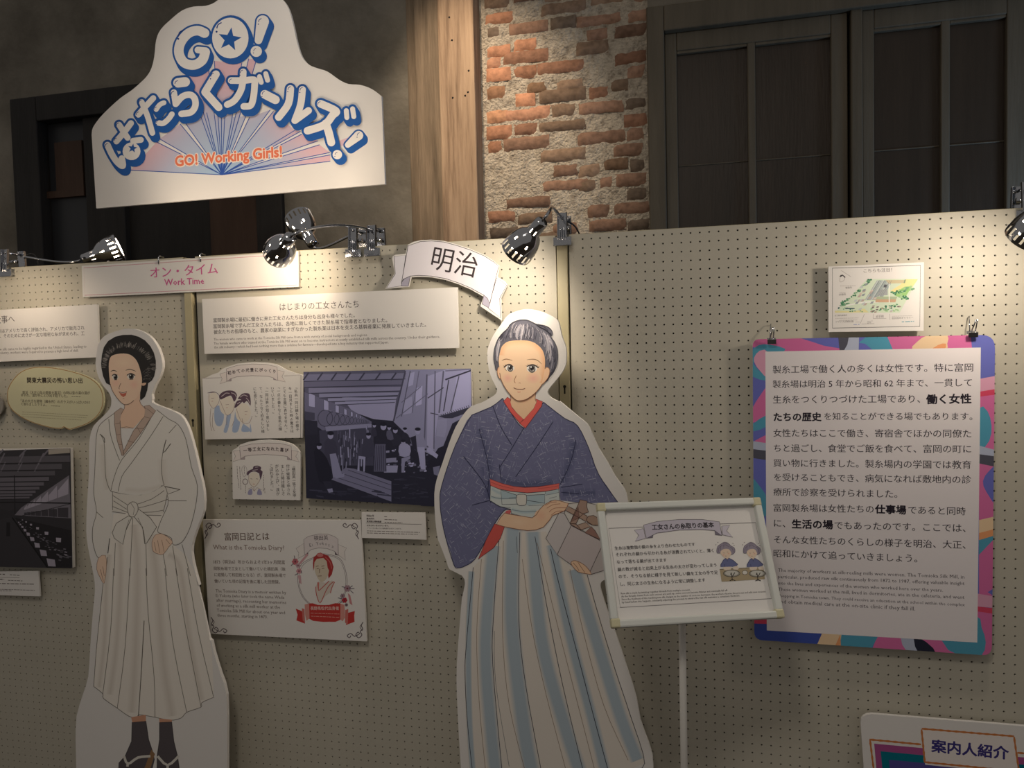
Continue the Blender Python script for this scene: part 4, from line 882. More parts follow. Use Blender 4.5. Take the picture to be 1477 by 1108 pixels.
for f, s_, p, q, b in ((V1,'製糸工場で働く人の多くは女性です。特に富岡',(173,268),(1297,257),0),(V1,'製糸場は明治 5 年から昭和 62 年まで、一貫して',(173,349),(1290,341),0),(V1,'生糸をつくりつづけた工場であり、',(175,436),(1000,433),0),(V1,'働く女性',(1033,439),(1288,435),1),(V1,'たちの歴史',(178,535),(447,534),1),(V1,'を知ることができる場でもあります。',(462,529),(1293,530),0),(V1,'女性たちはここで働き、寄宿舎でほかの同僚た',(177,623),(1286,628),0),(V1,'ちと過ごし、食堂でご飯を食べて、富岡の町に',(180,708),(1286,714),0),(V1,'買い物に行きました。製糸場内の学園では教育',(177,791),(1286,803),0),(V1,'を受けることもでき、病気になれば敷地内の診',(180,871),(1286,886),0),(V1,'療所で診察を受けられました。',(177,953),(872,966),0),
  (V2,'富岡製糸場は女性たちの',(178,148),(740,157),0),(V2,'仕事場',(746,158),(922,164),1),(V2,'であると同時',(933,161),(1255,169),0),(V2,'に、',(180,233),(244,236),0),(V2,'生活の場',(280,242),(512,247),1),(V2,'でもあったのです。ここでは、',(520,246),(1255,263),0),(V2,'そんな女性たちのくらしの様子を明治、大正、',(180,326),(1255,358),0),(V2,'昭和にかけて追っていきましょう。',(178,403),(984,434),0)):
    a.text(s_, *f(p, q), TX if not b else (40,34,46), 7, .034 if b else .009, 1, 2)
a.build('body_lettering', INK, t)
a = Art(cv)
for s_, p, q in (('The majority of workers at silk-reeling mills were women. The Tomioka Silk Mill, in',(203,485),(1248,524)),('particular, produced raw silk continuously from 1872 to 1987, offering valuable insight',(203,521),(1248,560)),('into the lives and experiences of the women who worked here over the years.',(203,557),(1127,598)),('These women worked at the mill, lived in dormitories, ate in the cafeteria, and went',(203,592),(1248,638)),('shopping in Tomioka town. They could receive an education at the school within the complex',(203,627),(1250,679)),('and obtain medical care at the on-site clinic if they fall ill.',(203,661),(972,703))): a.en(s_, *V2(p, q), (92,86,92), 7, .008)
a.build('small_lettering', INK, t)
for u, v, lab in ((1113, 492, 'small metal clip on the purple board, under its left hook'), (1402.5, 482, 'small metal clip on the purple board, near its right corner')):
    p = wall(-.036).at(u, v); x, z = p.x, p.z
    k = empty('hanging_clip', (x, -.036, z), lab, 'clip', 'clips holding the purple board')
    mb = MB(); mb.obox((x, -.043, z-.001), (.011, 0, 0), (0, .0012, .001), (0, -.001, .006)); mb.obox((x, -.0285, z+.004), (.011, 0, 0), (0, .0012, 0), (0, .001, .004)); mb.build('clip_jaw', CHROME, k)
    mb = MB()
    for sx in (-.006, .004): mb.tube([(x+sx, -.043, z+.003), (x+sx*.6+.002, -.052, z+.02), (x+sx*.3+.004, -.058, z+.036)], .0016, 6)
    mb.tube([(x-.004, -.03, z+.004), (x-.002, -.018, z+.03), (x, -.010, z+.046), (x, -.002, z+.043)], .0014, 6); mb.build('clip_lever', CHROME, k)

# guide introduction board, bottom right
GI = Z(1227, 1000, 5.908)
gout = GI((85,255),(92,220),(110,198),(140,183),(180,178))+[(1477,1047.8),(1700,1068),(1715,1330),(1262,1330)]
t, cv = sign('text_board', 'white rounded board with orange dashed border and navy heading, bottom right corner', 'sign', gout, -.034, .010)
a = Art(cv); NV = (62,54,128); MG = (170,84,142); TL = (0,116,136); OC = (216,142,88)
a.poly(GI((200,430),(1477,548),(2600,650),(2700,1900),(330,1900)), MG, 0); a.poly(GI((255,495),(1477,610),(2500,700),(2600,1800),(380,1800)), TL, 1); a.poly(GI((325,568),(1477,672),(2400,750),(2500,1700),(440,1700)), (84,78,152), 2); a.poly(GI((600,300),(1392,367),(1440,690),(635,610)), (238,230,226), 3); a.build('colour_bands', INK, t)
a = Art(cv)
def chain(p, q, n, lay):
    for i in range(n):
        f0, f1 = (i+.06)/n, (i+.94)/n; (x0, y0), (x1, y1) = GI(p, q); a.line([(x0+(x1-x0)*f0, y0+(y1-y0)*f0), (x0+(x1-x0)*(f0+f1)/2, y0+(y1-y0)*(f0+f1)/2), (x0+(x1-x0)*f1, y0+(y1-y0)*f1)], 3.4, OC, lay, taper=True)
    a.line(GI(p, q), 2.2, (200,124,70), lay)
chain((160,395),(600,437),7,4); chain((165,400),(240,1000),10,4); chain((605,303),(1392,368),12,5); chain((604,310),(632,592),5,5); chain((1392,372),(1436,680),5,5); chain((630,588),(1430,668),12,5); chain((1420,508),(2600,620),18,4)
a.build('dashed_border', INK, t)
a = Art(cv); a.text('案内人紹介', *GI((686,500),(1348,566)), NV, 6, .03, 1.0, 3); a.build('heading_lettering', INK, t)

# ================================================================== standee: woman in white
def standee(name, label, y, outline, th=.012):
    cv = wall(y); u0, u1 = outline[-1][0], outline[0][0]
    out = list(outline)
    out = [(u1, floor_v(cv, u1))]+out+[(u0, floor_v(cv, u0))]
    P = [cv.at(u, v) for u, v in out]
    t = empty(name, ((P[0].x+P[-1].x)/2, y, 0), label, 'cutout figure')
    slab(cv, out, th, 'cutout_board', PAPER, t)
    xm = (P[0].x+P[-1].x)/2; mb = MB()
    mb.add([(xm-.006, y+th, .0), (xm+.006, y+th, .0), (xm+.006, y+th+.075, .0), (xm-.006, y+th+.075, .0), (xm-.006, y+th, .7), (xm+.006, y+th, .7)], [(0,1,2,3),(0,4,5,1),(3,2,5,4),(0,3,4),(1,5,2)])
    mb.build('back_strut', PAPER, t)
    return t, cv
H = Z(130, 475, 8.864); B = Z(100, 560, 3.692); F = Z(100, 820, 3.846)
outl = F((875,1108),(875,940),(872,700),(840,590),(800,460),(788,398),(775,390),(740,230),(700,60))+B((690,1050),(665,960),(650,870),(662,800),(690,720),(716,650),(716,550),(695,450),(670,340),(640,230),(610,165),(570,130),(480,95),(440,75))+H((795,890),(788,830),(830,720),(890,600),(925,480),(915,370),(870,240),(800,130),(720,60),(600,5),(480,-8),(400,5),(230,60),(130,140),(90,250),(70,430),(90,560),(130,660),(190,750),(240,810),(268,880),(270,950))+B((215,110),(180,150),(130,200),(110,260),(105,330),(105,450),(95,600),(90,760),(100,850),(130,1000),(136,1060))+F((140,150),(130,250),(115,450),(105,600),(75,700),(40,820),(35,950),(38,1108))
outl = [outl[0]]+spline(outl[1:-1], 2)+[outl[-1]]
t, cv = standee('figure_standee', 'white cutout standee of a dark-haired woman in white robes and sandals, left', -.115, outl)
LN = (112, 106, 98); LG_ = (176, 168, 158); SK = (242, 212, 188)
# skirt
a = Art(cv)
sk = B((205,905),(235,670),(300,660),(400,660),(500,655),(560,840),(620,890))+F((690,10),(740,200),(790,450),(802,715),(735,745),(730,770),(652,798),(620,830),(560,842),(475,825),(385,812),(380,830),(330,820),(265,775),(190,720),(185,695),(135,655),(150,450),(170,250))
a.poly(sk, (240,234,225), 0)
for pts, w_ in (([(171,757)]+F((285,0),(262,420),(225,700)), 6), ([(193,757)]+F((378,0),(365,500),(345,800)), 8), ([(213,760)]+F((480,0),(520,500),(570,820)), 9), ([(243,800)]+F((615,0),(670,400),(735,730)), 6), ([(158,800)]+F((205,80),(195,400),(165,660)), 5)): a.strip(pts, [(-w_, (240,234,225)), (0, (222,214,204)), (w_, (240,234,225))], 1)
for pts in (F((190,60),(170,250),(150,450),(135,655)), F((135,655),(185,695),(190,722),(265,775),(330,820),(380,832),(386,812),(475,826),(560,843),(620,830),(652,798),(730,770),(735,745),(802,715)), F((245,0),(230,330),(185,700)), F((335,0),(310,430),(266,775)), F((425,0),(437,250),(470,600),(475,825)), F((530,0),(572,400),(651,797)), F((590,0),(640,300),(730,767)), F((655,0),(715,350),(800,712)), B((245,825),(238,1000)), B((338,690),(322,1000)), B((408,830),(412,1000)), B((500,885),(520,1000)), B((550,840),(575,1000)), B((600,832),(645,1000)), B((205,900),(190,1000))): a.line(pts, .8, LN, 2, 3)
a.line(F((415,290),(400,560),(383,825)), 1.1, (90,84,78), 2, 3)
a.build('pleated_skirt', INK, t)
# robe
a = Art(cv); KW = (233,229,222)
a.poly(B((245,130),(190,170),(160,200),(145,250),(140,330),(135,450),(130,560),(142,660),(125,740),(125,820),(150,900),(190,905),(215,800),(230,700),(230,560),(300,565),(380,570),(450,550),(520,560),(525,620),(490,700),(470,760),(490,775),(545,800),(555,835),(600,820),(640,750),(670,640),(682,520),(650,420),(620,270),(580,195),(530,165),(465,115),(400,100),(290,340)), KW, 0)
for pts, w_ in ((B((175,300),(185,420),(205,540)), 7), (B((495,380),(500,480),(520,560)), 8), (B((300,540),(400,545),(490,520)), 5)): a.strip(pts, [(-w_, KW), (0, (224,218,209)), (w_, KW)], 1)
for pts in (((245,130),(190,170),(160,200),(145,250),(140,330),(135,450),(130,560),(145,660),(125,740),(125,820),(150,900),(192,905)), ((145,660),(180,690)), ((165,245),(185,290),(190,400),(195,480),(215,540),(232,556)), ((465,115),(530,165),(580,195),(620,270),(650,420),(682,520),(670,640),(640,750),(600,820),(555,835),(545,800)), ((515,275),(500,330),(490,420),(500,500),(520,560),(525,620),(490,700),(470,760),(490,775),(520,785),(545,800)), ((225,550),(300,566),(380,570),(450,550),(505,515)), ((500,150),(430,260),(330,400),(280,470),(260,550)), ((455,120),(370,270),(280,380),(240,470),(222,545)), ((210,165),(220,250),(250,340),(268,385)), ((240,135),(248,240),(275,340)), ((570,195),(530,240)), ((525,565),(590,540)), ((525,600),(625,600))): a.line(B(*pts), .8, LN, 2, 3)
for pts in (((162,245),(185,265),(188,290)), ((540,295),(500,345),(515,275)), ((490,520),(590,540)), ((205,880),(215,800))): a.line(B(*pts), 1.1, (88,82,76), 3, 3)
a.build('white_robe', INK, t)
a = Art(cv)
for pts in (((240,130),(275,105),(290,115),(270,180),(275,260),(290,350),(280,360),(255,280),(240,190)), ((400,95),(425,90),(460,120),(380,240),(285,362),(287,340),(340,230),(400,150))):
    a.poly(B(*pts), (200,178,164), 0); a.line(B(*pts), .7, (120,100,90), 1, closed=True)
for p, q in (((245,190),(270,185)),((250,250),(272,245)),((262,300),(282,300)),((350,215),(395,215)),((390,150),(430,160)),((310,280),(345,290)),((360,205),(380,240)),((415,110),(445,135))): a.line(B(p, q), .6, (130,110,100), 1)
a.build('under_collar', INK, t)
# sash
a = Art(cv); a.poly(B((230,556),(300,566),(380,570),(450,550),(507,515),(525,560),(502,665),(440,672),(360,672),(300,660),(230,655)), (229,224,215), 0)
for pts in (((230,558),(230,650)), ((505,520),(522,560),(500,660)), ((232,572),(310,622)), ((235,600),(305,645)), ((230,630),(310,662)), ((355,620),(440,590),(505,545)), ((362,640),(440,620),(525,592)), ((365,662),(440,660),(500,650)), ((228,658),(300,668)), ((360,675),(490,678))): a.line(B(*pts), .8, LN, 1, 2)
for pts in (((315,680),(250,720),(228,770),(240,800),(285,832),(300,760),(332,690)), ((345,685),(390,740),(402,830),(412,825),(465,740),(430,690),(370,645))): a.poly(B(*pts), (231,227,219), 2); a.line(B(*pts), .9, LN, 3, closed=True)
a.poly(B((310,625),(335,605),(360,615),(366,650),(345,685),(320,680),(310,650)), (231,226,217), 4, 2); a.line(B((310,625),(335,605),(360,615),(366,650),(345,685),(320,680),(310,650)), .9, LN, 5, 2, True)
for pts in (((325,610),(345,640),(340,675)), ((318,700),(300,760),(285,830)), ((365,690),(395,760),(404,830))): a.line(B(*pts), .6, LN, 6, 2)
a.build('sash_bow', INK, t)
# hands
a = Art(cv)
hd = B((470,778),(490,775),(520,790),(545,810),(548,825),(530,845),(500,885),(470,882),(445,866),(440,820),(455,785)); a.poly(hd, SK, 0, 2); a.line(hd, .6, (150,112,96), 1, 2, True)
for pts in (((452,820),(462,870)), ((470,810),(482,878)), ((492,808),(505,872)), ((515,805),(535,830))): a.line(B(*pts), .6, (150,112,96), 1)
a.build('right_hand', INK, t)
a = Art(cv); hd = B((155,905),(192,890),(198,950),(186,1040),(165,1010),(146,965)); a.poly(hd, SK, 0, 2); a.line(hd, .6, (150,112,96), 1, 2, True); a.line(B((165,965),(182,1030)), .6, (150,112,96), 1); a.line(B((178,950),(186,1000)), .6, (150,112,96), 1); a.build('left_hand', INK, t)
# feet
for nm, sock, skin, sole, straps in (('left_foot', ((348,855),(425,848),(440,950),(460,1010),(472,1060),(440,1190),(270,1190),(275,1080),(310,1040),(345,960)), ((343,826),(424,812),(425,850),(350,857)), ((455,1005),(475,1030),(430,1170),(370,1190),(420,1100)), (((303,1040),(325,1085),(380,1050),(450,1042)), ((325,1075),(322,1100)))), ('right_foot', ((500,855),(568,852),(580,960),(600,1040),(622,1190),(485,1190),(487,1040),(500,950)), ((498,832),(570,840),(568,855),(500,858)), (), (((490,1042),(545,1092),(608,1040)), ((545,1088),(545,1110))))):
    a = Art(cv); a.poly(F(*skin), (214,160,132), 0); a.poly(F(*sock), (92,86,90), 1); a.line(F(*sock), .8, (56,52,56), 2, closed=True)
    if sole: a.poly(F(*sole), (150,116,84), 2)
    for s_ in straps: a.line(F(*s_), 3.6, (222,218,210), 3, 3)
    a.build(nm, INK, t)
# head
a = Art(cv)
nk = H((435,950),(440,1020),(400,1080),(385,1150))+B((275,212),(340,214),(400,150))+H((700,1020),(650,960),(635,900),(640,820),(520,860)); a.poly(nk, (240,204,178), 0); a.line(H((440,965),(438,1010),(395,1090)), .7, (140,104,88), 1, 2); a.line(H((632,900),(650,960),(720,1020)), .7, (140,104,88), 1, 2); a.line(B((275,211),(305,206),(340,213)), .6, LN, 1)
a.build('neck', INK, t)
a = Art(cv)
hr = H((255,715),(205,690),(165,600),(145,500),(140,440),(150,330),(175,230),(230,150),(320,95),(420,72),(530,70),(620,95),(700,140),(770,215),(815,300),(840,400),(840,500),(820,600),(790,655),(742,690),(730,780),(700,865),(645,910),(638,880),(640,820),(640,600),(400,400))
a.poly(hr, (52,50,50), 0)
rn = random.Random(2)
for i in range(150):
    f = rn.random(); th = math.pi*(1.02+f*1.0); th2 = th+rn.uniform(-.02,.05); r0 = rn.uniform(.98, 1.06)
    cx, cy = 455, 520; rx, ry = 250+55*f, 300-20*f
    if f > .55: rx += 20
    p = (cx+rx*math.cos(th)*r0, cy+ry*math.sin(th)*r0); L_ = rn.uniform(.10,.20); q = (cx+(rx+70*L_*5)*math.cos(th2)*r0, cy+(ry+60*L_*5)*math.sin(th2)*r0)
    a.line(H(p, q), rn.uniform(.35,.7), rn.choice(((104,100,98),(140,134,130),(86,84,82),(160,154,148))), 1)
for i in range(26): x = 690+rn.uniform(-20,70); y = 520+rn.uniform(-20,130); a.line(H((x,y),(x+rn.uniform(20,45), y+rn.uniform(-30,10))), .45, (120,116,112), 1)
a.build('hair', INK, t)
a = Art(cv)
fc = H((258,710),(245,600),(238,480),(245,400),(270,345),(340,318),(430,310),(510,325),(570,370),(610,430),(640,520),(662,620),(660,700),(642,800),(610,860),(560,910),(510,950),(460,965),(420,955),(370,910),(310,830),(275,765))
a.poly(fc, (244,212,186), 0, 2); a.glow(H((430,430))[0], 17, 9, (248,220,192), (244,212,186), 1); a.glow(H((330,690))[0], 8, 7, (244,200,178), (244,212,186), 1); a.glow(H((560,710))[0], 8, 8, (244,198,176), (244,212,186), 1)
a.line(H((258,700),(275,765),(310,830),(370,910),(420,955),(460,965),(510,950),(560,910)), .8, (110,80,70), 2, 3)
a.poly(H((660,692),(718,684),(700,716),(668,722)), (230,190,162), 2, 2)
EY = (60,54,52)
for pts in (((262,542),(300,526),(345,542)), ((455,526),(510,513),(586,538))): a.line(H(*pts), 1.1, (88,74,66), 3, 3, taper=True)
for c_, rx, ry in (((325,612),2.9,4.2), ((526,604),3.6,4.4)):
    c0 = H(c_)[0]; a.ell((c0[0]-.3, c0[1]), rx*1.55, ry*.95, (240,232,224), 3); a.ell(c0, rx, ry, (98,90,86), 4); a.ell((c0[0], c0[1]-.4), rx*.6, ry*.62, (34,30,30), 5); a.ell((c0[0]-1.1, c0[1]-1.7), .8, .9, (250,248,246), 6, 10)
for pts in (((282,596),(305,575),(348,588)), ((470,590),(520,564),(576,592))): a.line(H(*pts), 1.3, EY, 7, 3)
a.line(H((310,648),(345,646)), .6, EY, 7); a.line(H((500,642),(552,640)), .6, EY, 7)
a.line(H((392,690),(368,752),(378,764)), .8, (120,84,72), 7, 2)
a.poly(H((368,800),(420,810),(468,798),(458,845),(425,868),(392,845)), (204,112,92), 7); a.poly(H((380,803),(420,811),(462,800),(458,812),(420,822),(385,814)), (240,226,214), 8); a.line(H((366,799),(420,811),(470,797)), .8, (96,62,54), 9, 2); a.line(H((418,885),(438,884)), .7, (190,130,112), 8)
a.build('face', INK, t)

# ================================================================== standee: woman in blue
N = Z(680, 440, 6.925); N2 = Z(690, 460, 9.233); K = Z(610, 560, 4.261); S = Z(610, 780, 3.377); Wc = Z(700, 690, 7.384)
outl = S((1122,1108),(1118,1050),(1100,990),(1060,880),(1040,770),(1000,640),(940,460),(900,350),(872,262),(864,220),(872,198),(895,188))+[(900,828),(908,800),(912,760)]+K((1262,715),(1250,650),(1230,610),(1180,540),(1130,450),(1080,370),(1040,280),(1010,220),(960,180),(900,130),(840,80))+N((880,970),(800,930),(765,890),(765,850),(820,780),(900,680),(940,600),(948,520),(945,430),(925,370),(900,300),(880,200),(850,140),(760,90),(660,55),(560,42),(480,55),(390,85),(340,130),(290,200),(220,300),(175,400),(158,480),(165,600),(190,700),(225,780),(255,840),(245,885),(200,920),(100,975),(0,1010))+K((250,160),(200,240),(160,340),(120,460),(85,560),(70,650),(75,800),(90,920))+S((80,10),(115,100),(130,140),(190,170),(205,210),(190,280),(180,400),(165,600),(165,750),(175,950),(185,1108))
outl = [outl[0]]+spline(outl[1:-1], 2)+[outl[-1]]
t, cv = standee('figure_standee', 'cutout standee of a woman in a blue kimono and pale pleated skirt, centre', -.155, outl)
DKL = (58,56,72); BRL = (150,128,110)
# skirt
a = Art(cv); SB = (228,221,212); ST = (176,191,202)
sk = S((245,130),(340,30),(375,-10),(398,-68),(480,-40),(600,-45),(650,60),(740,150),(800,165),(830,270),(880,430),(940,640),(1010,850),(1080,1085),(1020,1110))
sk += [(S((1020,1110))[0][0], 1180), (S((245,1110))[0][0]+6, 1180)]+S((245,1110),(215,900),(205,600),(220,350))
a.poly(sk, SB, 0)
for pts, w_ in ((S((236,150),(222,500),(228,900),(250,1200)), 4), (S((342,25),(305,500),(330,900),(362,1200)), 9), (S((440,-62),(432,380),(490,900),(545,1200)), 10.5), (S((536,-42),(578,480),(690,900),(790,1200)), 9.5), (S((628,20),(715,450),(820,850),(905,1200)), 7.5), (S((738,140),(850,500),(960,850),(1045,1070)), 9)):
    w_ *= 1.0; a.strip(pts, [(-w_*1.3, SB), (-w_*.65, ST), (w_*.65, ST), (w_*1.3, SB)], 1)
for pts, c_, wd in ((((245,130),(212,500),(205,650),(218,900),(250,1200)),DKL,.9), (((285,90),(262,450),(275,800),(305,1120)),BRL,.7), (((370,0),(345,350),(340,600),(385,1120)),DKL,.9), (((392,0),(388,450),(420,800),(500,1130)),BRL,.7), (((472,-40),(467,380),(500,700),(580,1140)),DKL,.9), (((348,440),(355,700),(420,1100)),(110,110,120),.6), (((484,90),(530,420),(600,750),(700,1130)),BRL,.7), (((546,-20),(600,300),(680,700),(785,1140)),DKL,.9), (((556,10),(660,430),(750,780),(840,1130)),BRL,.7), (((622,40),(660,200),(760,580),(830,850),(905,1130)),DKL,1.0), (((716,140),(780,440),(880,800),(1000,1070)),BRL,.7), (((800,165),(860,380),(940,640),(1010,850),(1080,1085),(1000,1115)),DKL,.9), (((455,-20),(460,60)),DKL,.6)): a.line(S(*pts), wd, c_, 2, 4)
a.build('pleated_skirt', INK, t)
# kimono
a = Art(cv); KB = (116,118,152)
km = spline(K((490,62),(430,110),(300,165),(250,240),(200,350),(150,480),(115,600),(105,700),(115,800),(140,920),(170,1010),(190,1085),(215,1105),(260,1092),(320,1050),(390,930),(440,835),(500,752),(540,748),(540,735),(500,728),(420,700),(410,640)), 2)+K((412,560),(480,585),(560,605),(700,605),(835,588),(840,640),(845,690))+K((1000,708),(1197,700))+spline(K((1130,600),(1080,530),(1050,460),(1020,370),(950,230),(870,185),(800,130),(740,85)), 2)+K((700,130),(650,200),(620,245),(590,220),(540,150),(505,90))
a.poly(km, KB, 0)
for pts, w_, c_ in ((K((380,480),(405,560),(410,680)), 12, (88,92,128)), (K((480,560),(600,590),(800,580)), 8, (92,96,130)), (K((860,645),(960,645),(1060,645)), 8, (92,96,130)), (K((345,250),(400,420),(420,560)), 9, (96,100,134)), (K((930,330),(900,460),(860,580)), 9, (94,98,132))):
    a.strip(pts, [(-w_, KB), (0, c_), (w_, KB)], 1)
rn = random.Random(4); PX = [(p[0], p[1]) for p in km]
def dash(x, y, ang, ln, wd, c_):
    p, q = K((x, y))[0], K((x+ln*math.cos(ang), y+ln*math.sin(ang)))[0]
    if inside(p, PX) and inside(q, PX): a.line([p, q], wd, c_, 2)
def field(x, y):
    """weave direction: follows the sleeves as they turn"""
    if x < 410: return .25+(x-410)*-.0010+(y-400)*.0011
    if x > 840: return -.1-(x-840)*.0009
    return .32 if x < 590 else -.42
for gy in range(60, 1110, 15):
    for gx in range(100, 1205, 15):
        if rn.random() > .42: continue
        x, y = gx+rn.uniform(-5, 5), gy+rn.uniform(-5, 5); t0 = field(x, y); v = rn.choice(((138,142,174),(150,154,184),(132,136,168),(168,172,198),(190,192,212)))
        dash(x, y, t0+rn.uniform(-.05,.05)+(math.pi/2 if rn.random() < .5 else 0), rn.uniform(14, 40), rn.uniform(.28, .6), v)
for pts in (((430,110),(480,240),(548,352)), ((800,205),(700,360),(570,545)), ((620,245),(540,380),(470,490)), ((740,88),(690,150),(620,245)), ((490,62),(540,150),(590,222),(620,245)), ((405,560),(400,640),(418,705)), ((345,250),(390,420),(412,555)), ((940,320),(910,450),(845,590)), ((850,610),(980,590)), ((850,640),(960,650)), ((300,165),(420,115),(490,62)), ((740,85),(870,185),(950,230),(1020,370),(1080,530),(1197,700)), ((300,165),(200,350),(115,600),(105,700),(115,800),(140,920),(190,1085),(215,1105),(262,1092),(320,1050),(390,930),(440,835),(500,752),(540,748)), ((470,470),(480,560)), ((300,720),(410,690)), ((250,420),(360,560),(400,640)), ((412,560),(480,585),(560,605),(700,605),(835,588))): a.line(K(*pts), 1.0, (52,54,84), 3, 3)
a.build('kimono', INK, t)
a = Art(cv); RC = (232,104,98)
for pts in (((495,80),(520,55),(540,70),(545,115),(575,150),(622,192),(598,218),(540,150)), ((690,65),(735,82),(730,110),(630,246),(594,216),(620,190),(680,125),(700,80))): a.poly(K(*pts), RC, 0); a.line(K(*pts), .7, (130,60,66), 1, closed=True)
a.build('red_collar', INK, t)
a = Art(cv); ps = Wc((120,490),(205,515),(160,640),(90,740),(0,805))+K((340,1052),(390,930),(440,835)); a.poly(ps, (214,96,90), 0); a.line(ps, .7, (120,60,66), 1, closed=True); ps = Wc((225,345),(262,338),(274,350),(264,380),(205,372)); a.poly(ps, (216,110,110), 0); a.build('red_sleeve_lining', INK, t)
a = Art(cv); ps = Wc((50,8),(180,56),(300,86),(420,98),(560,91),(700,70),(788,54),(782,115),(640,140),(450,156),(280,141),(150,116),(55,78)); a.poly(ps, (232,116,108), 0); a.line(Wc((55,40),(180,85),(300,110)), .6, (190,80,80), 1, 3); a.line(Wc((560,110),(700,95),(780,80)), .6, (190,80,80), 1, 3); a.line(ps, .7, (140,66,70), 1, closed=True); a.build('red_sash', INK, t)
a = Art(cv); OB = (206,214,212); OBb = (176,196,204)
ps = Wc((55,78),(150,116),(280,141),(450,156),(640,140),(780,115),(792,190),(792,240),(700,240),(620,290),(540,382),(500,422),(400,412),(280,382),(270,330),(150,300),(50,240)); a.poly(ps, OB, 0)
for pts, w_ in ((Wc((70,110),(160,160),(320,190)), 3.2), (Wc((640,165),(720,150),(780,130)), 3), (Wc((280,330),(400,360),(540,350)), 3.6), (Wc((60,200),(160,215),(300,225)), 2.6)): a.strip(pts, [(-w_, OB), (0, OBb), (w_, OB)], 1)
a.poly(Wc((165,125),(330,178),(335,275),(175,280)), OB, 2); a.poly(Wc((170,130),(330,178),(335,220),(175,225)), OBb, 3); a.line(Wc((165,125),(330,178),(340,275),(178,280)), .8, DKL, 4, closed=True); a.poly(Wc((440,182),(633,172),(632,265),(440,290)), OBb, 2); a.line(Wc((440,182),(633,172),(632,268),(540,250),(440,235)), .8, DKL, 4, closed=True)
kn = Wc((335,180),(385,170),(435,178),(440,230),(432,282),(390,290),(350,285),(330,240)); a.poly(kn, (218,216,208), 5, 2); a.line(kn, .8, DKL, 6, 2, True)
for pts in (((60,190),(150,215),(330,215)), ((250,210),(340,200)), ((280,335),(420,355),(550,350)), ((275,372),(400,405),(500,420)), ((60,240),(160,300),(270,312)), ((640,180),(720,165),(785,150)), ((640,140),(640,170)), ((680,215),(760,195)), ((460,292),(620,285))): a.line(Wc(*pts), .7, (120,128,136), 7, 3)
a.line(ps, .8, DKL, 7, closed=True)
a.build('pale_sash_bow', INK, t)
# box in her arms
a = Art(cv); BX = (206,198,196); BD = (92,84,84)
for pts, c_ in ((((885,270),(1010,255),(1090,260),(1200,285),(1225,640),(915,505),(840,370)),(216,212,206)), (((785,368),(840,372),(915,505),(765,812),(645,640)),(208,202,202)), (((915,505),(1240,672),(1242,722),(1112,1002),(1040,980),(920,925),(765,815)),(204,194,194)), (((1242,722),(1292,800),(1285,975),(1125,1024),(1112,1002)),(198,190,188))): a.poly(Wc(*pts), c_, 0); a.line(Wc(*pts), .9, BD, 1, closed=True)
BRN = (176,148,134)
for pts, c_ in ((((985,290),(1010,228),(1085,245),(1078,300),(1100,360),(1040,380),(1000,420),(965,485),(902,480),(935,400)),BRN), (((885,300),(1085,402),(1075,462),(860,345)),(184,156,140)), (((1075,440),(1095,405),(1150,395),(1215,430),(1218,500),(1140,498),(1090,475)),(178,150,132)), (((1060,580),(1130,515),(1170,560),(1228,655)),(160,124,114)), (((900,485),(970,490),(1010,540),(1020,555)),(182,154,140)), (((975,500),(1070,470),(1120,515),(1020,550)),(188,162,146)), (((905,470),(990,310),(1000,420)),(150,116,106))): a.poly(Wc(*pts), c_, 2); a.line(Wc(*pts), .9, (92,70,64), 3, closed=True)
a.line(Wc((1080,455),(1150,500),(1218,500)), .8, (92,70,64), 4, 3)
a.build('cocoon_box', INK, t)
a = Art(cv); SKB = (240,204,172); SL = (150,106,86)
ar = Wc((205,370),(262,384),(380,402),(500,422),(545,388),(580,330),(625,285),(690,248),(740,232),(800,242),(886,268),(875,300),(845,345),(790,368),(715,398),(680,450),(620,520),(540,550),(450,557),(330,540),(205,516),(120,490),(160,420)); a.poly(ar, SKB, 0); a.glow(Wc((350,470))[0], 16, 7, (244,212,182), SKB, 1); a.glow(Wc((590,400))[0], 9, 9, (238,190,160), SKB, 1)
a.line(ar, .9, SL, 2, closed=True)
for pts in (((640,290),(700,258),(760,252)), ((655,320),(720,282),(800,272)), ((680,358),(740,318),(860,315)), ((700,395),(760,352),(830,350)), ((885,268),(870,300))): a.line(Wc(*pts), .7, (176,112,90), 2, 3)
a.build('right_arm', INK, t)
a = Art(cv); hd = Wc((912,900),(940,878),(985,885),(1050,920),(1095,965),(1130,1022),(1070,1015),(990,998),(935,945)); a.poly(hd, SKB, 0, 2); a.line(hd, .8, SL, 1, 2, True); a.line(Wc((935,900),(975,945),(1000,990)), .7, SL, 1, 2); a.line(Wc((985,890),(1010,930),(1060,1005)), .7, SL, 1, 2); a.build('left_hand', INK, t)
# head
a = Art(cv); ps = N2((425,1000),(432,1040),(425,1100))+K((545,112),(575,150),(620,192),(680,125),(698,85))+N2((760,1060),(765,990),(600,900)); a.poly(ps, (242,204,168), 0); a.strip(N2((440,1020),(590,1100),(750,1010)), [(-3, (242,204,168)), (0, (232,176,140)), (3, (242,204,168))], 1); a.line(N2((425,1000),(433,1050),(428,1100)), .8, (150,100,80), 2, 2); a.line(N2((765,985),(755,1060),(765,1100)), .8, (150,100,80), 2, 2); a.build('neck', INK, t)
a = Art(cv); HB = (104,104,116)
hr = spline(N2((255,700),(225,640),(205,540),(205,450),(220,370),(260,270),(330,180),(390,130),(410,90),(450,50),(520,20),(610,8),(690,28),(770,68),(870,85),(945,118),(985,170),(982,225),(965,240),(1010,300),(1045,380),(1057,480),(1050,600),(1010,700),(945,780),(890,840),(800,700),(400,600)), 2, True)
a.poly(hr, HB, 0)
rn = random.Random(9)
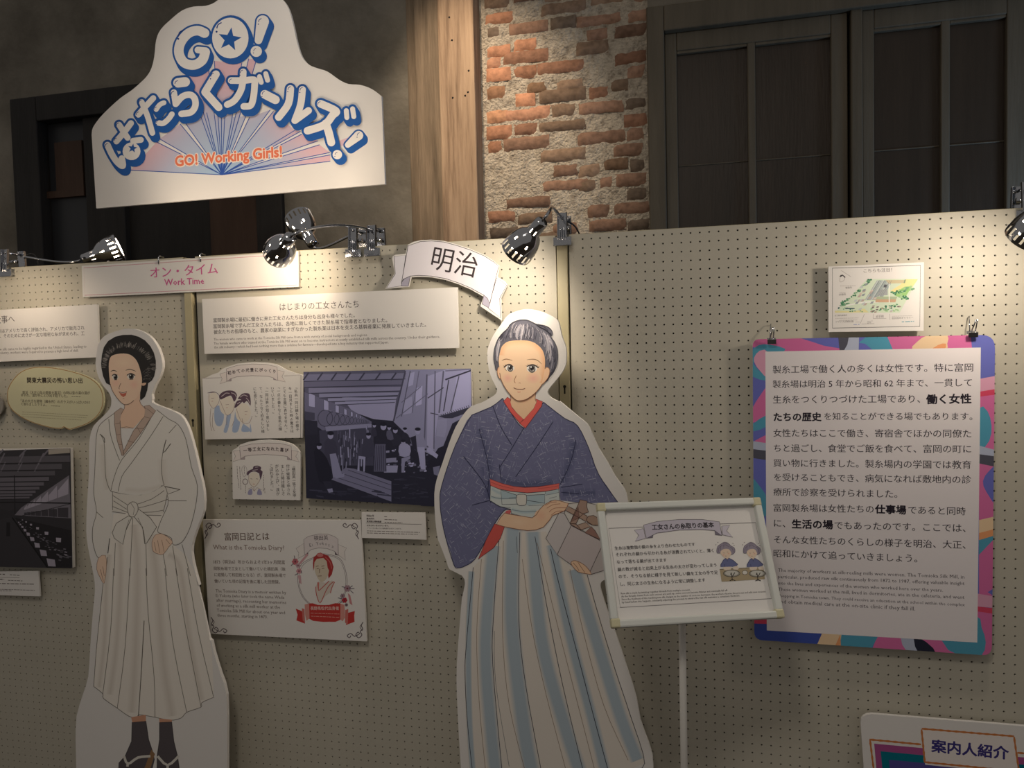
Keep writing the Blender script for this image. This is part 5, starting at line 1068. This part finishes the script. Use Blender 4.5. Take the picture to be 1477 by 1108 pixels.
def hair(p0, p1, p2, n, sp, cs, wd=(.3, .75)):
    for i in range(n):
        o = rn.uniform(-1, 1); f0 = rn.uniform(0, .35); f1 = rn.uniform(.6, 1)
        q = []
        for k in range(7):
            f = f0+(f1-f0)*k/6; q.append(tuple((1-f)**2*p0[j]+2*f*(1-f)*p1[j]+f*f*p2[j]+o*sp[j] for j in (0, 1)))
        a.line(N2(*q), rn.uniform(*wd), rn.choice(cs), 1)
LT = ((188,184,194),(206,202,208),(160,158,170)); MD_ = ((66,66,78),(120,120,134),(74,74,86))
hair((440,110),(380,200),(390,285), 30, (45,10), MD_); hair((560,60),(480,150),(500,280), 60, (80,14), LT+MD_); hair((640,60),(640,180),(600,280), 50, (70,14), LT+MD_); hair((720,90),(740,200),(700,290), 46, (50,20), MD_+LT[:1]); hair((800,140),(900,240),(850,380), 50, (50,40), LT[1:]+MD_); hair((880,180),(1010,330),(920,560), 60, (46,30), LT+MD_[:1]); hair((980,330),(1050,500),(960,640), 40, (34,20), MD_); hair((990,500),(1010,620),(940,740), 30, (26,10), LT[2:]+MD_); hair((320,220),(250,320),(240,600), 44, (22,20), LT[2:]+MD_); hair((300,260),(240,400),(245,560), 20, (12,20), LT); hair((800,85),(900,110),(970,200), 36, (14,22), MD_+LT[2:]); hair((370,190),(330,240),(340,310), 26, (50,10), MD_)
a.line(N2((770,70),(820,110),(900,150),(975,230)), 1.0, (54,54,64), 2, 3)
a.line(hr, .7, (60,60,70), 2, closed=True)
a.build('hair', INK, t)
a = Art(cv); FS = (250,216,182); FO = (246,196,154)
for er in (((268,640),(250,690),(258,750),(290,805),(300,740),(285,660)), ((885,665),(915,645),(945,665),(950,710),(930,780),(885,840),(852,868))): a.poly(N2(*er), (248,206,170), 0, 2); a.line(N2(*er), .8, (160,108,84), 1, 2)
fc = spline(N2((282,660),(270,560),(285,460),(312,370),(375,312),(450,292),(560,286),(660,292),(750,320),(830,385),(868,450),(888,540),(885,650),(870,760),(850,870),(800,940),(730,1010),(640,1070),(560,1090),(500,1080),(425,1010),(345,900),(300,800)), 2, True)
a.poly(fc, FS, 2)
a.strip(N2((284,480),(314,372),(376,314),(450,294),(560,288),(660,294),(750,322),(830,387),(866,450),(886,540),(884,660),(868,760),(848,860)), [(0, FO), (1.5, FO), (8, FS)], 3, 4)
a.glow(N2((390,790))[0], 9, 8, (246,190,170), FS, 4); a.glow(N2((730,790))[0], 12, 9, (246,190,170), FS, 4)
a.line(N2((285,720),(300,800),(345,900),(425,1010),(500,1080),(560,1090),(640,1070),(730,1010),(800,940),(850,868)), .9, (150,100,78), 5, 3)
for pts in (((312,556),(370,536),(455,555)), ((645,545),(730,538),(790,555),(842,602))): a.line(N2(*pts), 1.2, (150,112,78), 6, 4, taper=True)
for c_, rx, ry, xl in (((425,655),4.0,5.1,-1), ((715,662),4.8,5.8,1)):
    c0 = N2(c_)[0]; a.ell((c0[0]-.3, c0[1]+.2), rx*1.55, ry*.92, (250,246,242), 6); a.ell(c0, rx, ry, (120,116,114), 7); a.ell((c0[0], c0[1]+1.2), rx*.8, ry*.6, (150,146,142), 8); a.ell((c0[0], c0[1]-.4), rx*.58, ry*.58, (40,36,38), 9); a.ell((c0[0]-1.4, c0[1]-2.2), 1.1, 1.2, (254,252,250), 10, 10); a.ell((c0[0]+1.5, c0[1]+2.4), .6, .7, (230,228,226), 10, 10)
    a.line([(c0[0]+rx*math.cos(k*.35+.2), c0[1]+ry*math.sin(k*.35+.2)) for k in range(9)], .8, (80,74,74), 10)
for pts in (((340,648),(375,618),(420,608),(462,640)), ((648,635),(690,616),(740,614),(802,652))): a.line(N2(*pts), 1.7, (70,62,62), 11, 4)
for pts in (((352,640),(338,622)), ((365,628),(355,608)), ((650,636),(635,622)), ((668,625),(655,606)), ((770,628),(790,612)), ((790,645),(812,634)), ((350,662),(375,690)), ((655,660),(680,700))): a.line(N2(*pts), .6, (90,80,78), 11)
a.line(N2((505,755),(478,820),(492,856)), .9, (176,116,84), 11, 3); a.line(N2((535,858),(550,852),(562,860)), .7, (190,130,100), 11, 2)
a.line(N2((470,915),(490,930),(530,938),(590,938),(622,926)), 1.1, (130,76,62), 11, 4); a.line(N2((520,972),(540,978),(560,972)), 1.1, (226,150,130), 11, 2)
a.build('face', INK, t)

# ================================================================== framed sign on a stand, in front of the standee
TS = Z(850, 700, 4.923)
rays = [ray(*p) for p in ((861,725.5),(1097,717),(1133,891),(883,906))]
def solve4(r):
    A = Matrix(((r[0].x, -r[1].x, r[2].x), (r[0].y, -r[1].y, r[2].y), (r[0].z, -r[1].z, r[2].z)))
    t_ = A.inverted() @ r[3]; return [r[0]*t_[0], r[1]*t_[1], r[2]*t_[2], r[3]]
Q = solve4(rays); k = 1.90/Q[0].dot(FF)*rays[0].dot(FF); Q = [CAM+q*k for q in Q]
n = (Q[3]-Q[0]).cross(Q[1]-Q[0]).normalized()
if n.dot(CAM-Q[0]) < 0: n = -n
cvf = Canvas(Q[0], n); ex = (Q[1]-Q[0]).normalized(); ey = (Q[3]-Q[0]).normalized()
W_, H_ = (Q[1]-Q[0]).length, (Q[3]-Q[0]).length; cen3 = (Q[0]+Q[1]+Q[2]+Q[3])/4
t = empty('sign_stand', (cen3.x, cen3.y+.06, 0), 'white-framed tilted sign on a floor stand before the woman in blue', 'sign')
fw = .0175
pt = lambda x, y, h=0.0: Q[0]+ex*x+ey*y+n*h
for nm, (x0, y0, x1, y1) in (('frame_rail', (0, 0, W_, fw)), ('frame_rail', (0, H_-fw, W_, H_)), ('frame_rail', (0, fw, fw, H_-fw)), ('frame_rail', (W_-fw, fw, W_, H_-fw))):
    mb = MB(); mb.obox(pt((x0+x1)/2, (y0+y1)/2, -.009), ex*(x1-x0)/2, ey*(y1-y0)/2, n*.009); mb.build(nm, mat('white_frame', (.70,.72,.68), .35), t, bevel=.004)
for x, y in ((0, 0), (W_-.021, 0), (0, H_-.021), (W_-.021, H_-.021)):
    mb = MB(); mb.obox(pt(x+.0105, y+.0105, -.0085), ex*.0108, ey*.0108, n*.0095); mb.build('corner_cap', mat('yellowed_plastic', (.62,.58,.38), .4), t, bevel=.004, label='yellowed plastic corner cap')
mb = MB(); mb.obox(pt(W_/2, H_/2, -.0165), ex*(W_/2-.004), ey*(H_/2-.004), n*.0015); mb.build('backing_sheet', PAPER, t)
cvp = Canvas(pt(0, 0, -.0145), n)
a = Art(cvp); a.line(TS((138,306),(1180,265),(1293,805),(220,868)), .7, (110,104,106), 0, closed=True)
ribbon(a, TS((385,283),(480,258),(640,243),(800,243),(924,260),(942,357),(890,322),(800,315),(640,318),(480,340),(405,377)), [TS((320,320),(385,308),(400,378),(325,398),(352,355)), TS((940,290),(997,285),(975,325),(1020,370),(945,352))], [TS((405,377),(420,355),(455,348),(450,372)), TS((890,322),(940,330),(942,357),(895,352))], (92,86,92), ((196,190,204),(206,200,212)), (124,118,132), .7, 1)
a.build('ribbon_print', INK, t)
a = Art(cvp); a.text('工女さんの糸取りの基本', *TS((447,318),(888,299)), (48,42,48), 8, .034); a.build('heading_lettering', INK, t)
a = Art(cvp)
for s_, p, q in (('生糸は複数個の繭の糸をより合わせたものです',(182,461),(752,432)),('それぞれの繭から引かれる糸が消費されていくと、薄く',(190,507),(885,476)),('なって落ちる繭が出てきます',(197,558),(550,544)),('繭の数が減ると出来上がる生糸の太さが変わってしまう',(203,613),(905,579)),('ので、そうなる前に様子を見て新しい繭を工女の手で足',(210,663),(915,632)),('し、同じ太さの生糸になるように常に調整します',(222,716),(825,686))): a.text(s_, *TS(p, q), (62,56,60), 0, .009)
a.build('body_lettering', INK, t)
a = Art(cvp)
for s_, p, q in (('Raw silk is made by twisting together threads from multiple cocoons.',(225,775),(718,748)),('As the threads drawn from each cocoon are used up, some cocoons become thinner and eventually fall off.',(228,796),(983,752)),('Since the thickness of the resulting raw silk changes as the number of cocoons decreases, the workers observe the process and add new cocoons',(230,817),(1253,760)),('by hand before this happens, constantly adjusting the process to ensure the raw silk maintains a consistent thickness.',(233,838),(1070,789))): a.en(s_, *TS(p, q), (100,94,94), 0, .008)
a.build('small_lettering', INK, t)
TI = Z(1020, 770, 12.31)
a = Art(cvp); a.poly(TI((222,632),(700,610),(1000,600),(1025,805),(258,852)), (172,156,126), 0); a.line(TI((222,632),(440,620),(700,608),(990,600)), .9, (92,84,70), 1)
HG = (150,142,158); HD = (104,96,112)
for dx, dy, r in ((0,0,1), (462,2,.94)):
    f = lambda *p: TI(*[(x*r+(1-r)*330+dx, y+dy) for x, y in p])
    a.poly(f((235,340),(180,345),(170,290),(190,220),(240,185),(300,150),(370,165),(420,215),(480,250),(495,310),(470,355),(420,375),(330,330)), HG, 1, 2); a.line(f((235,340),(180,345),(170,290),(190,220),(240,185),(300,150),(370,165),(420,215),(480,250),(495,310),(470,355),(420,375)), .7, HD, 2, 2)
    for pts in (((200,320),(210,250),(260,210)), ((280,190),(310,165),(360,185)), ((270,215),(320,195),(380,230)), ((400,230),(450,270),(460,330)), ((240,230),(235,300)), ((300,210),(290,240))): a.line(f(*pts), .6, HD, 3, 3)
    a.poly(f((235,345),(250,300),(300,272),(380,272),(420,320),(430,360),(400,405),(375,440),(350,460),(330,440),(280,405)), (226,204,182), 4, 2)
    for p, q in (((285,340),(310,345)),((350,325),(375,325)),((320,395),(345,398))): a.line(f(p, q), .5, (120,90,80), 5)
    for c_ in ((295,378),(380,352)): a.ell(f(c_)[0], 1.2, .8, (222,172,152), 5, 8)
    a.poly(f((330,435),(355,462),(385,432),(460,470),(545,545),(520,570),(440,590),(240,590),(245,545),(290,465)), (104,110,150), 4); a.line(f((330,435),(355,462),(385,432),(460,470),(545,545),(520,570)), .8, (66,68,100), 5); a.line(f((330,435),(290,465),(240,550),(242,590)), .8, (66,68,100), 5); a.line(f((310,540),(315,590)), .6, (66,68,100), 5); a.line(f((355,462),(360,490)), .7, (66,68,100), 5)
    a.poly(f((285,590),(440,585),(415,650),(340,655),(290,630)), (222,206,190), 6); a.poly(f((445,600),(530,570),(565,610),(545,640),(470,635)), (224,208,192), 6)
    a.ell(f((435,705))[0], 12, 5, (150,146,136), 6, 24); a.line([(f((435,705))[0][0]+12*math.cos(q*.3), f((435,705))[0][1]+5*math.sin(q*.3)) for q in range(21)], .8, (84,78,66), 7, closed=True); a.ell(f((435,700))[0], 9.5, 3.8, (196,194,186), 8, 24)
    for pts in (((425,690),(440,760),(445,830)), ((490,690),(460,740),(440,760)), ((445,810),(400,838)), ((445,810),(500,835)), ((425,700),(415,730))): a.line(f(*pts), 1.1, (56,48,44), 9, 2)
    for p, q in (((150,205),(160,185)),((180,158),(200,150)),((450,165),(465,180)),((470,205),(488,212))): a.line(f(p, q), .7, (120,110,112), 5)
a.ell(TI((670,690))[0], 4, 3, (214,210,202), 6); a.line([(TI((670,690))[0][0]+4*math.cos(q*.42), TI((670,690))[0][1]+3*math.sin(q*.42)) for q in range(15)], .8, (100,94,80), 7, closed=True)
a.build('reeling_women_print', INK, t)
pole_p = pt(W_*.475, H_*.60, -.045)
mb = MB(); mb.tube([(pole_p.x, pole_p.y, .012), (pole_p.x, pole_p.y, pole_p.z-.01)], .0085, 16); mb.build('pole', mat('white_pole', (.62,.60,.56), .3), t)
mb = MB(); mb.tube([pole_p-Vector((0,0,.03)), pt(W_*.475, H_*.55, -.030)], .011, 12); mb.build('tilt_joint', mat('grey_plastic', (.3,.3,.3), .4), t)
mb = MB(); mb.tube([(pole_p.x, pole_p.y, 0), (pole_p.x, pole_p.y, .012)], .10, 32); mb.build('base_plate', mat('grey_base', (.3,.3,.3), .4), t, bevel=.003)

# ================================================================== chrome clip lamps
def lamp(label, uc, cap, cap_y, mouth, mouth_y, bend, power, front=True, sc=1.0, group='chrome clip lamps along the top of the boards', spread=172, vc=None, clip_tilt=0.0, cable=None, tint=WARM):
    xc = wall(0).at(uc, vc or 345).x
    A = wall(cap_y).at(*cap); M_ = wall(mouth_y).at(*mouth); ax = (M_-A).normalized(); L_ = .132
    t = empty('clip_lamp', (xc, 0, TOP), label, 'lamp', group)
    # spring clamp over the board edge
    z0 = TOP+.062
    tl = Vector((clip_tilt, 0, 0))
    for s_, y in ((-1, -.019), (1, .052)):
        mb = MB(); top = Vector((xc, y-s_*.006, z0))+tl; low = Vector((xc, y, TOP-.012))
        mb.obox((top+low)/2, (.0125, 0, 0), (0, .0016, 0), (low-top)/2)
        for q in (-1, 1): mb.obox((top+low)/2+Vector((q*.0125, s_*.004, 0)), (.0012, 0, 0), (0, .005, 0), (low-top)/2)
        for q in (-.005, .0, .005): mb.tube([low+Vector((q, s_*.003, .03)), low+Vector((q*1.3, s_*.005, -.004))], .0016, 6)
        mb.build('clamp_plate', CHROME, t, bevel=.0008)
    for s_, y in ((-1, -.019), (1, .052)):
        mb = MB(); mb.obox((xc, y+s_*.001, TOP-.020), (.026, 0, 0), (0, .0022, 0), (0, 0, .0125)); mb.obox((xc, y+s_*.004, TOP-.031), (.026, 0, 0), (0, .003, 0), (0, 0, .0018))
        mb.obox((xc, (y+(-.0008 if s_ < 0 else .0345))/2, TOP-.022), (.020, 0, 0), (0, abs(y-(-.0008 if s_ < 0 else .0345))/2, 0), (0, 0, .006)); mb.build('clamp_jaw', CHROME, t, bevel=.0012)
    mb = MB(); mb.tube([(xc-.014, .016, TOP+.022), (xc+.014, .016, TOP+.022)], .007, 12); mb.tube([Vector((xc, -.02, z0-.012))+tl, Vector((xc, .055, z0-.012))+tl], .004, 10); mb.build('spring_pin', CHROME, t)
    # bent arm
    P0 = Vector((xc, -.010 if front else .045, TOP+.045)); P3 = A-ax*.004; P1 = P0+Vector(bend); P2 = P3-ax*.05
    pts = [(1-f)**3*P0+3*f*(1-f)**2*P1+3*f*f*(1-f)*P2+f**3*P3 for f in [k/14 for k in range(15)]]
    mb = MB(); mb.tube(pts, .0042, 10); mb.build('arm', CHROME, t)
    # shade: lathe about ax with slots and round holes left open
    e1 = ax.cross(Vector((0, 0, 1))).normalized(); e2 = ax.cross(e1)
    prof = [(0, .0), (.0155, .001), (.0185, .006), (.0195, .030), (.0205, .044), (.0235, .050), (.0310, .058), (.0375, .068), (.0395, .073), (.0425, .082), (.0445, .090), (.0470, .102), (.0480, .116), (.0485, .124), (.0478, .132)]
    n = 54; vs = []; fs = []
    for r, h in [(r*sc, h*sc) for r, h in prof]:
        for k in range(n): vs.append(A+ax*h+e1*r*math.cos(2*math.pi*k/n)+e2*r*math.sin(2*math.pi*k/n))
    for i in range(len(prof)-1):
        for k in range(n):
            if i in (11, 12) and k % 3 == 0: continue
            if i == 8 and k % 9 in (0,): continue
            if i == 3 and k % 6 == 0: continue
            fs.append((i*n+k, i*n+(k+1) % n, (i+1)*n+(k+1) % n, (i+1)*n+k))
    mb = MB(); mb.add(vs, fs, None, True); sh = mb.build('lamp_shade', [CHROME], t)
    # bulb: reflector lamp filling the shade
    bp = [(.0, .035), (.013, .036), (.016, .060), (.030, .078), (.036, .100), (.030, .116), (.0, .121)]
    nb = 20; vs = []; fs = []
    for r, h in [(r*sc, h*sc) for r, h in bp]:
        for k in range(nb): vs.append(A+ax*h+e1*r*math.cos(2*math.pi*k/nb)+e2*r*math.sin(2*math.pi*k/nb))
    for i in range(len(bp)-1):
        for k in range(nb): fs.append((i*nb+k, i*nb+(k+1) % nb, (i+1)*nb+(k+1) % nb, (i+1)*nb+k))
    mb = MB(); mb.add(vs, fs, None, True); mb.build('bulb', GLOW, t)
    mb = MB()
    for sgn in (1,):
        c0 = A+ax*.012*sc+e1*.019*sc; mb.tube([c0-e1*.002, c0+e1*.004], .004, 10)
    mb.build('switch_knob', BLACK, t)
    if cable:
        mb = MB(); mb.tube(spline3([P0+Vector((0, .01, 0))]+[Vector(q) for q in cable]), .0024, 8); mb.build('power_cord', BLACK, t)
    light('lamp_light', 'SPOT', A+ax*.137*sc, power, tint, A+ax*1.0, spot_size=math.radians(spread), spot_blend=.6, shadow_soft_size=.03)
    return t
def spline3(p):
    out = []
    for i in range(len(p)-1):
        a, b, c, d = p[max(i-1, 0)], p[i], p[i+1], p[min(i+2, len(p)-1)]
        for k in range(6):
            f = k/6; out.append(.5*(2*b+(c-a)*f+(2*a-5*b+4*c-d)*f*f+(3*b-a-3*c+d)*f**3))
    return out+[p[-1]]
xb = lambda u: wall(0).at(u, 345).x
lamp('chrome clip lamp before the brick wall, above the woman in blue', 813, (783, 318), -.32, (736, 374), -.258, (-.02, -.13, .03), 5.5, sc=.9, tint=(1, .86, .69), cable=[(xb(813)+.03, .07, TOP+.02), (xb(813)+.05, .08, TOP-.1), (xb(813)+.05, .08, 1.2)])
lamp('chrome clip lamp hanging in front of the right end of the heading board', 540, (419, 342), -.30, (402, 364), -.225, (-.04, -.13, .02), 3.1, sc=.92, vc=345, cable=[(xb(540)-.02, .08, TOP+.01), (xb(540)-.02, .08, 1.3)])
lamp('chrome clip lamp behind the boards, shade turned up at the logo board', 513, (452, 354), .10, (432, 318), .14, (-.03, .03, .03), 3.8, front=False, cable=[(xb(513)+.03, .09, TOP), (xb(513)+.03, .09, 1.3)])
lamp('chrome clip lamp at the left, its shade glowing behind the heading board', 14, (118, 375), .10, (150, 364), .14, (.05, .04, -.01), 3.2, front=False, vc=380, cable=[(xb(14)+.03, .09, TOP), (xb(14)+.03, .09, 1.3)])
lamp('chrome clip lamp cut off by the right edge of the picture', 1478, (1532, 282), -.36, (1486, 334), -.295, (.03, -.13, .03), 4.3, sc=.9, tint=(1, .87, .72), vc=300, cable=[(.79, .08, TOP), (.79, .08, 1.3)])
lamp('chrome clip lamp just beyond the left edge, lighting the left boards', -40, (-70, 345), -.34, (-50, 388), -.28, (-.03, -.13, .035), 1.4, sc=.9, vc=390)
bpy.data.objects.remove(_fo)
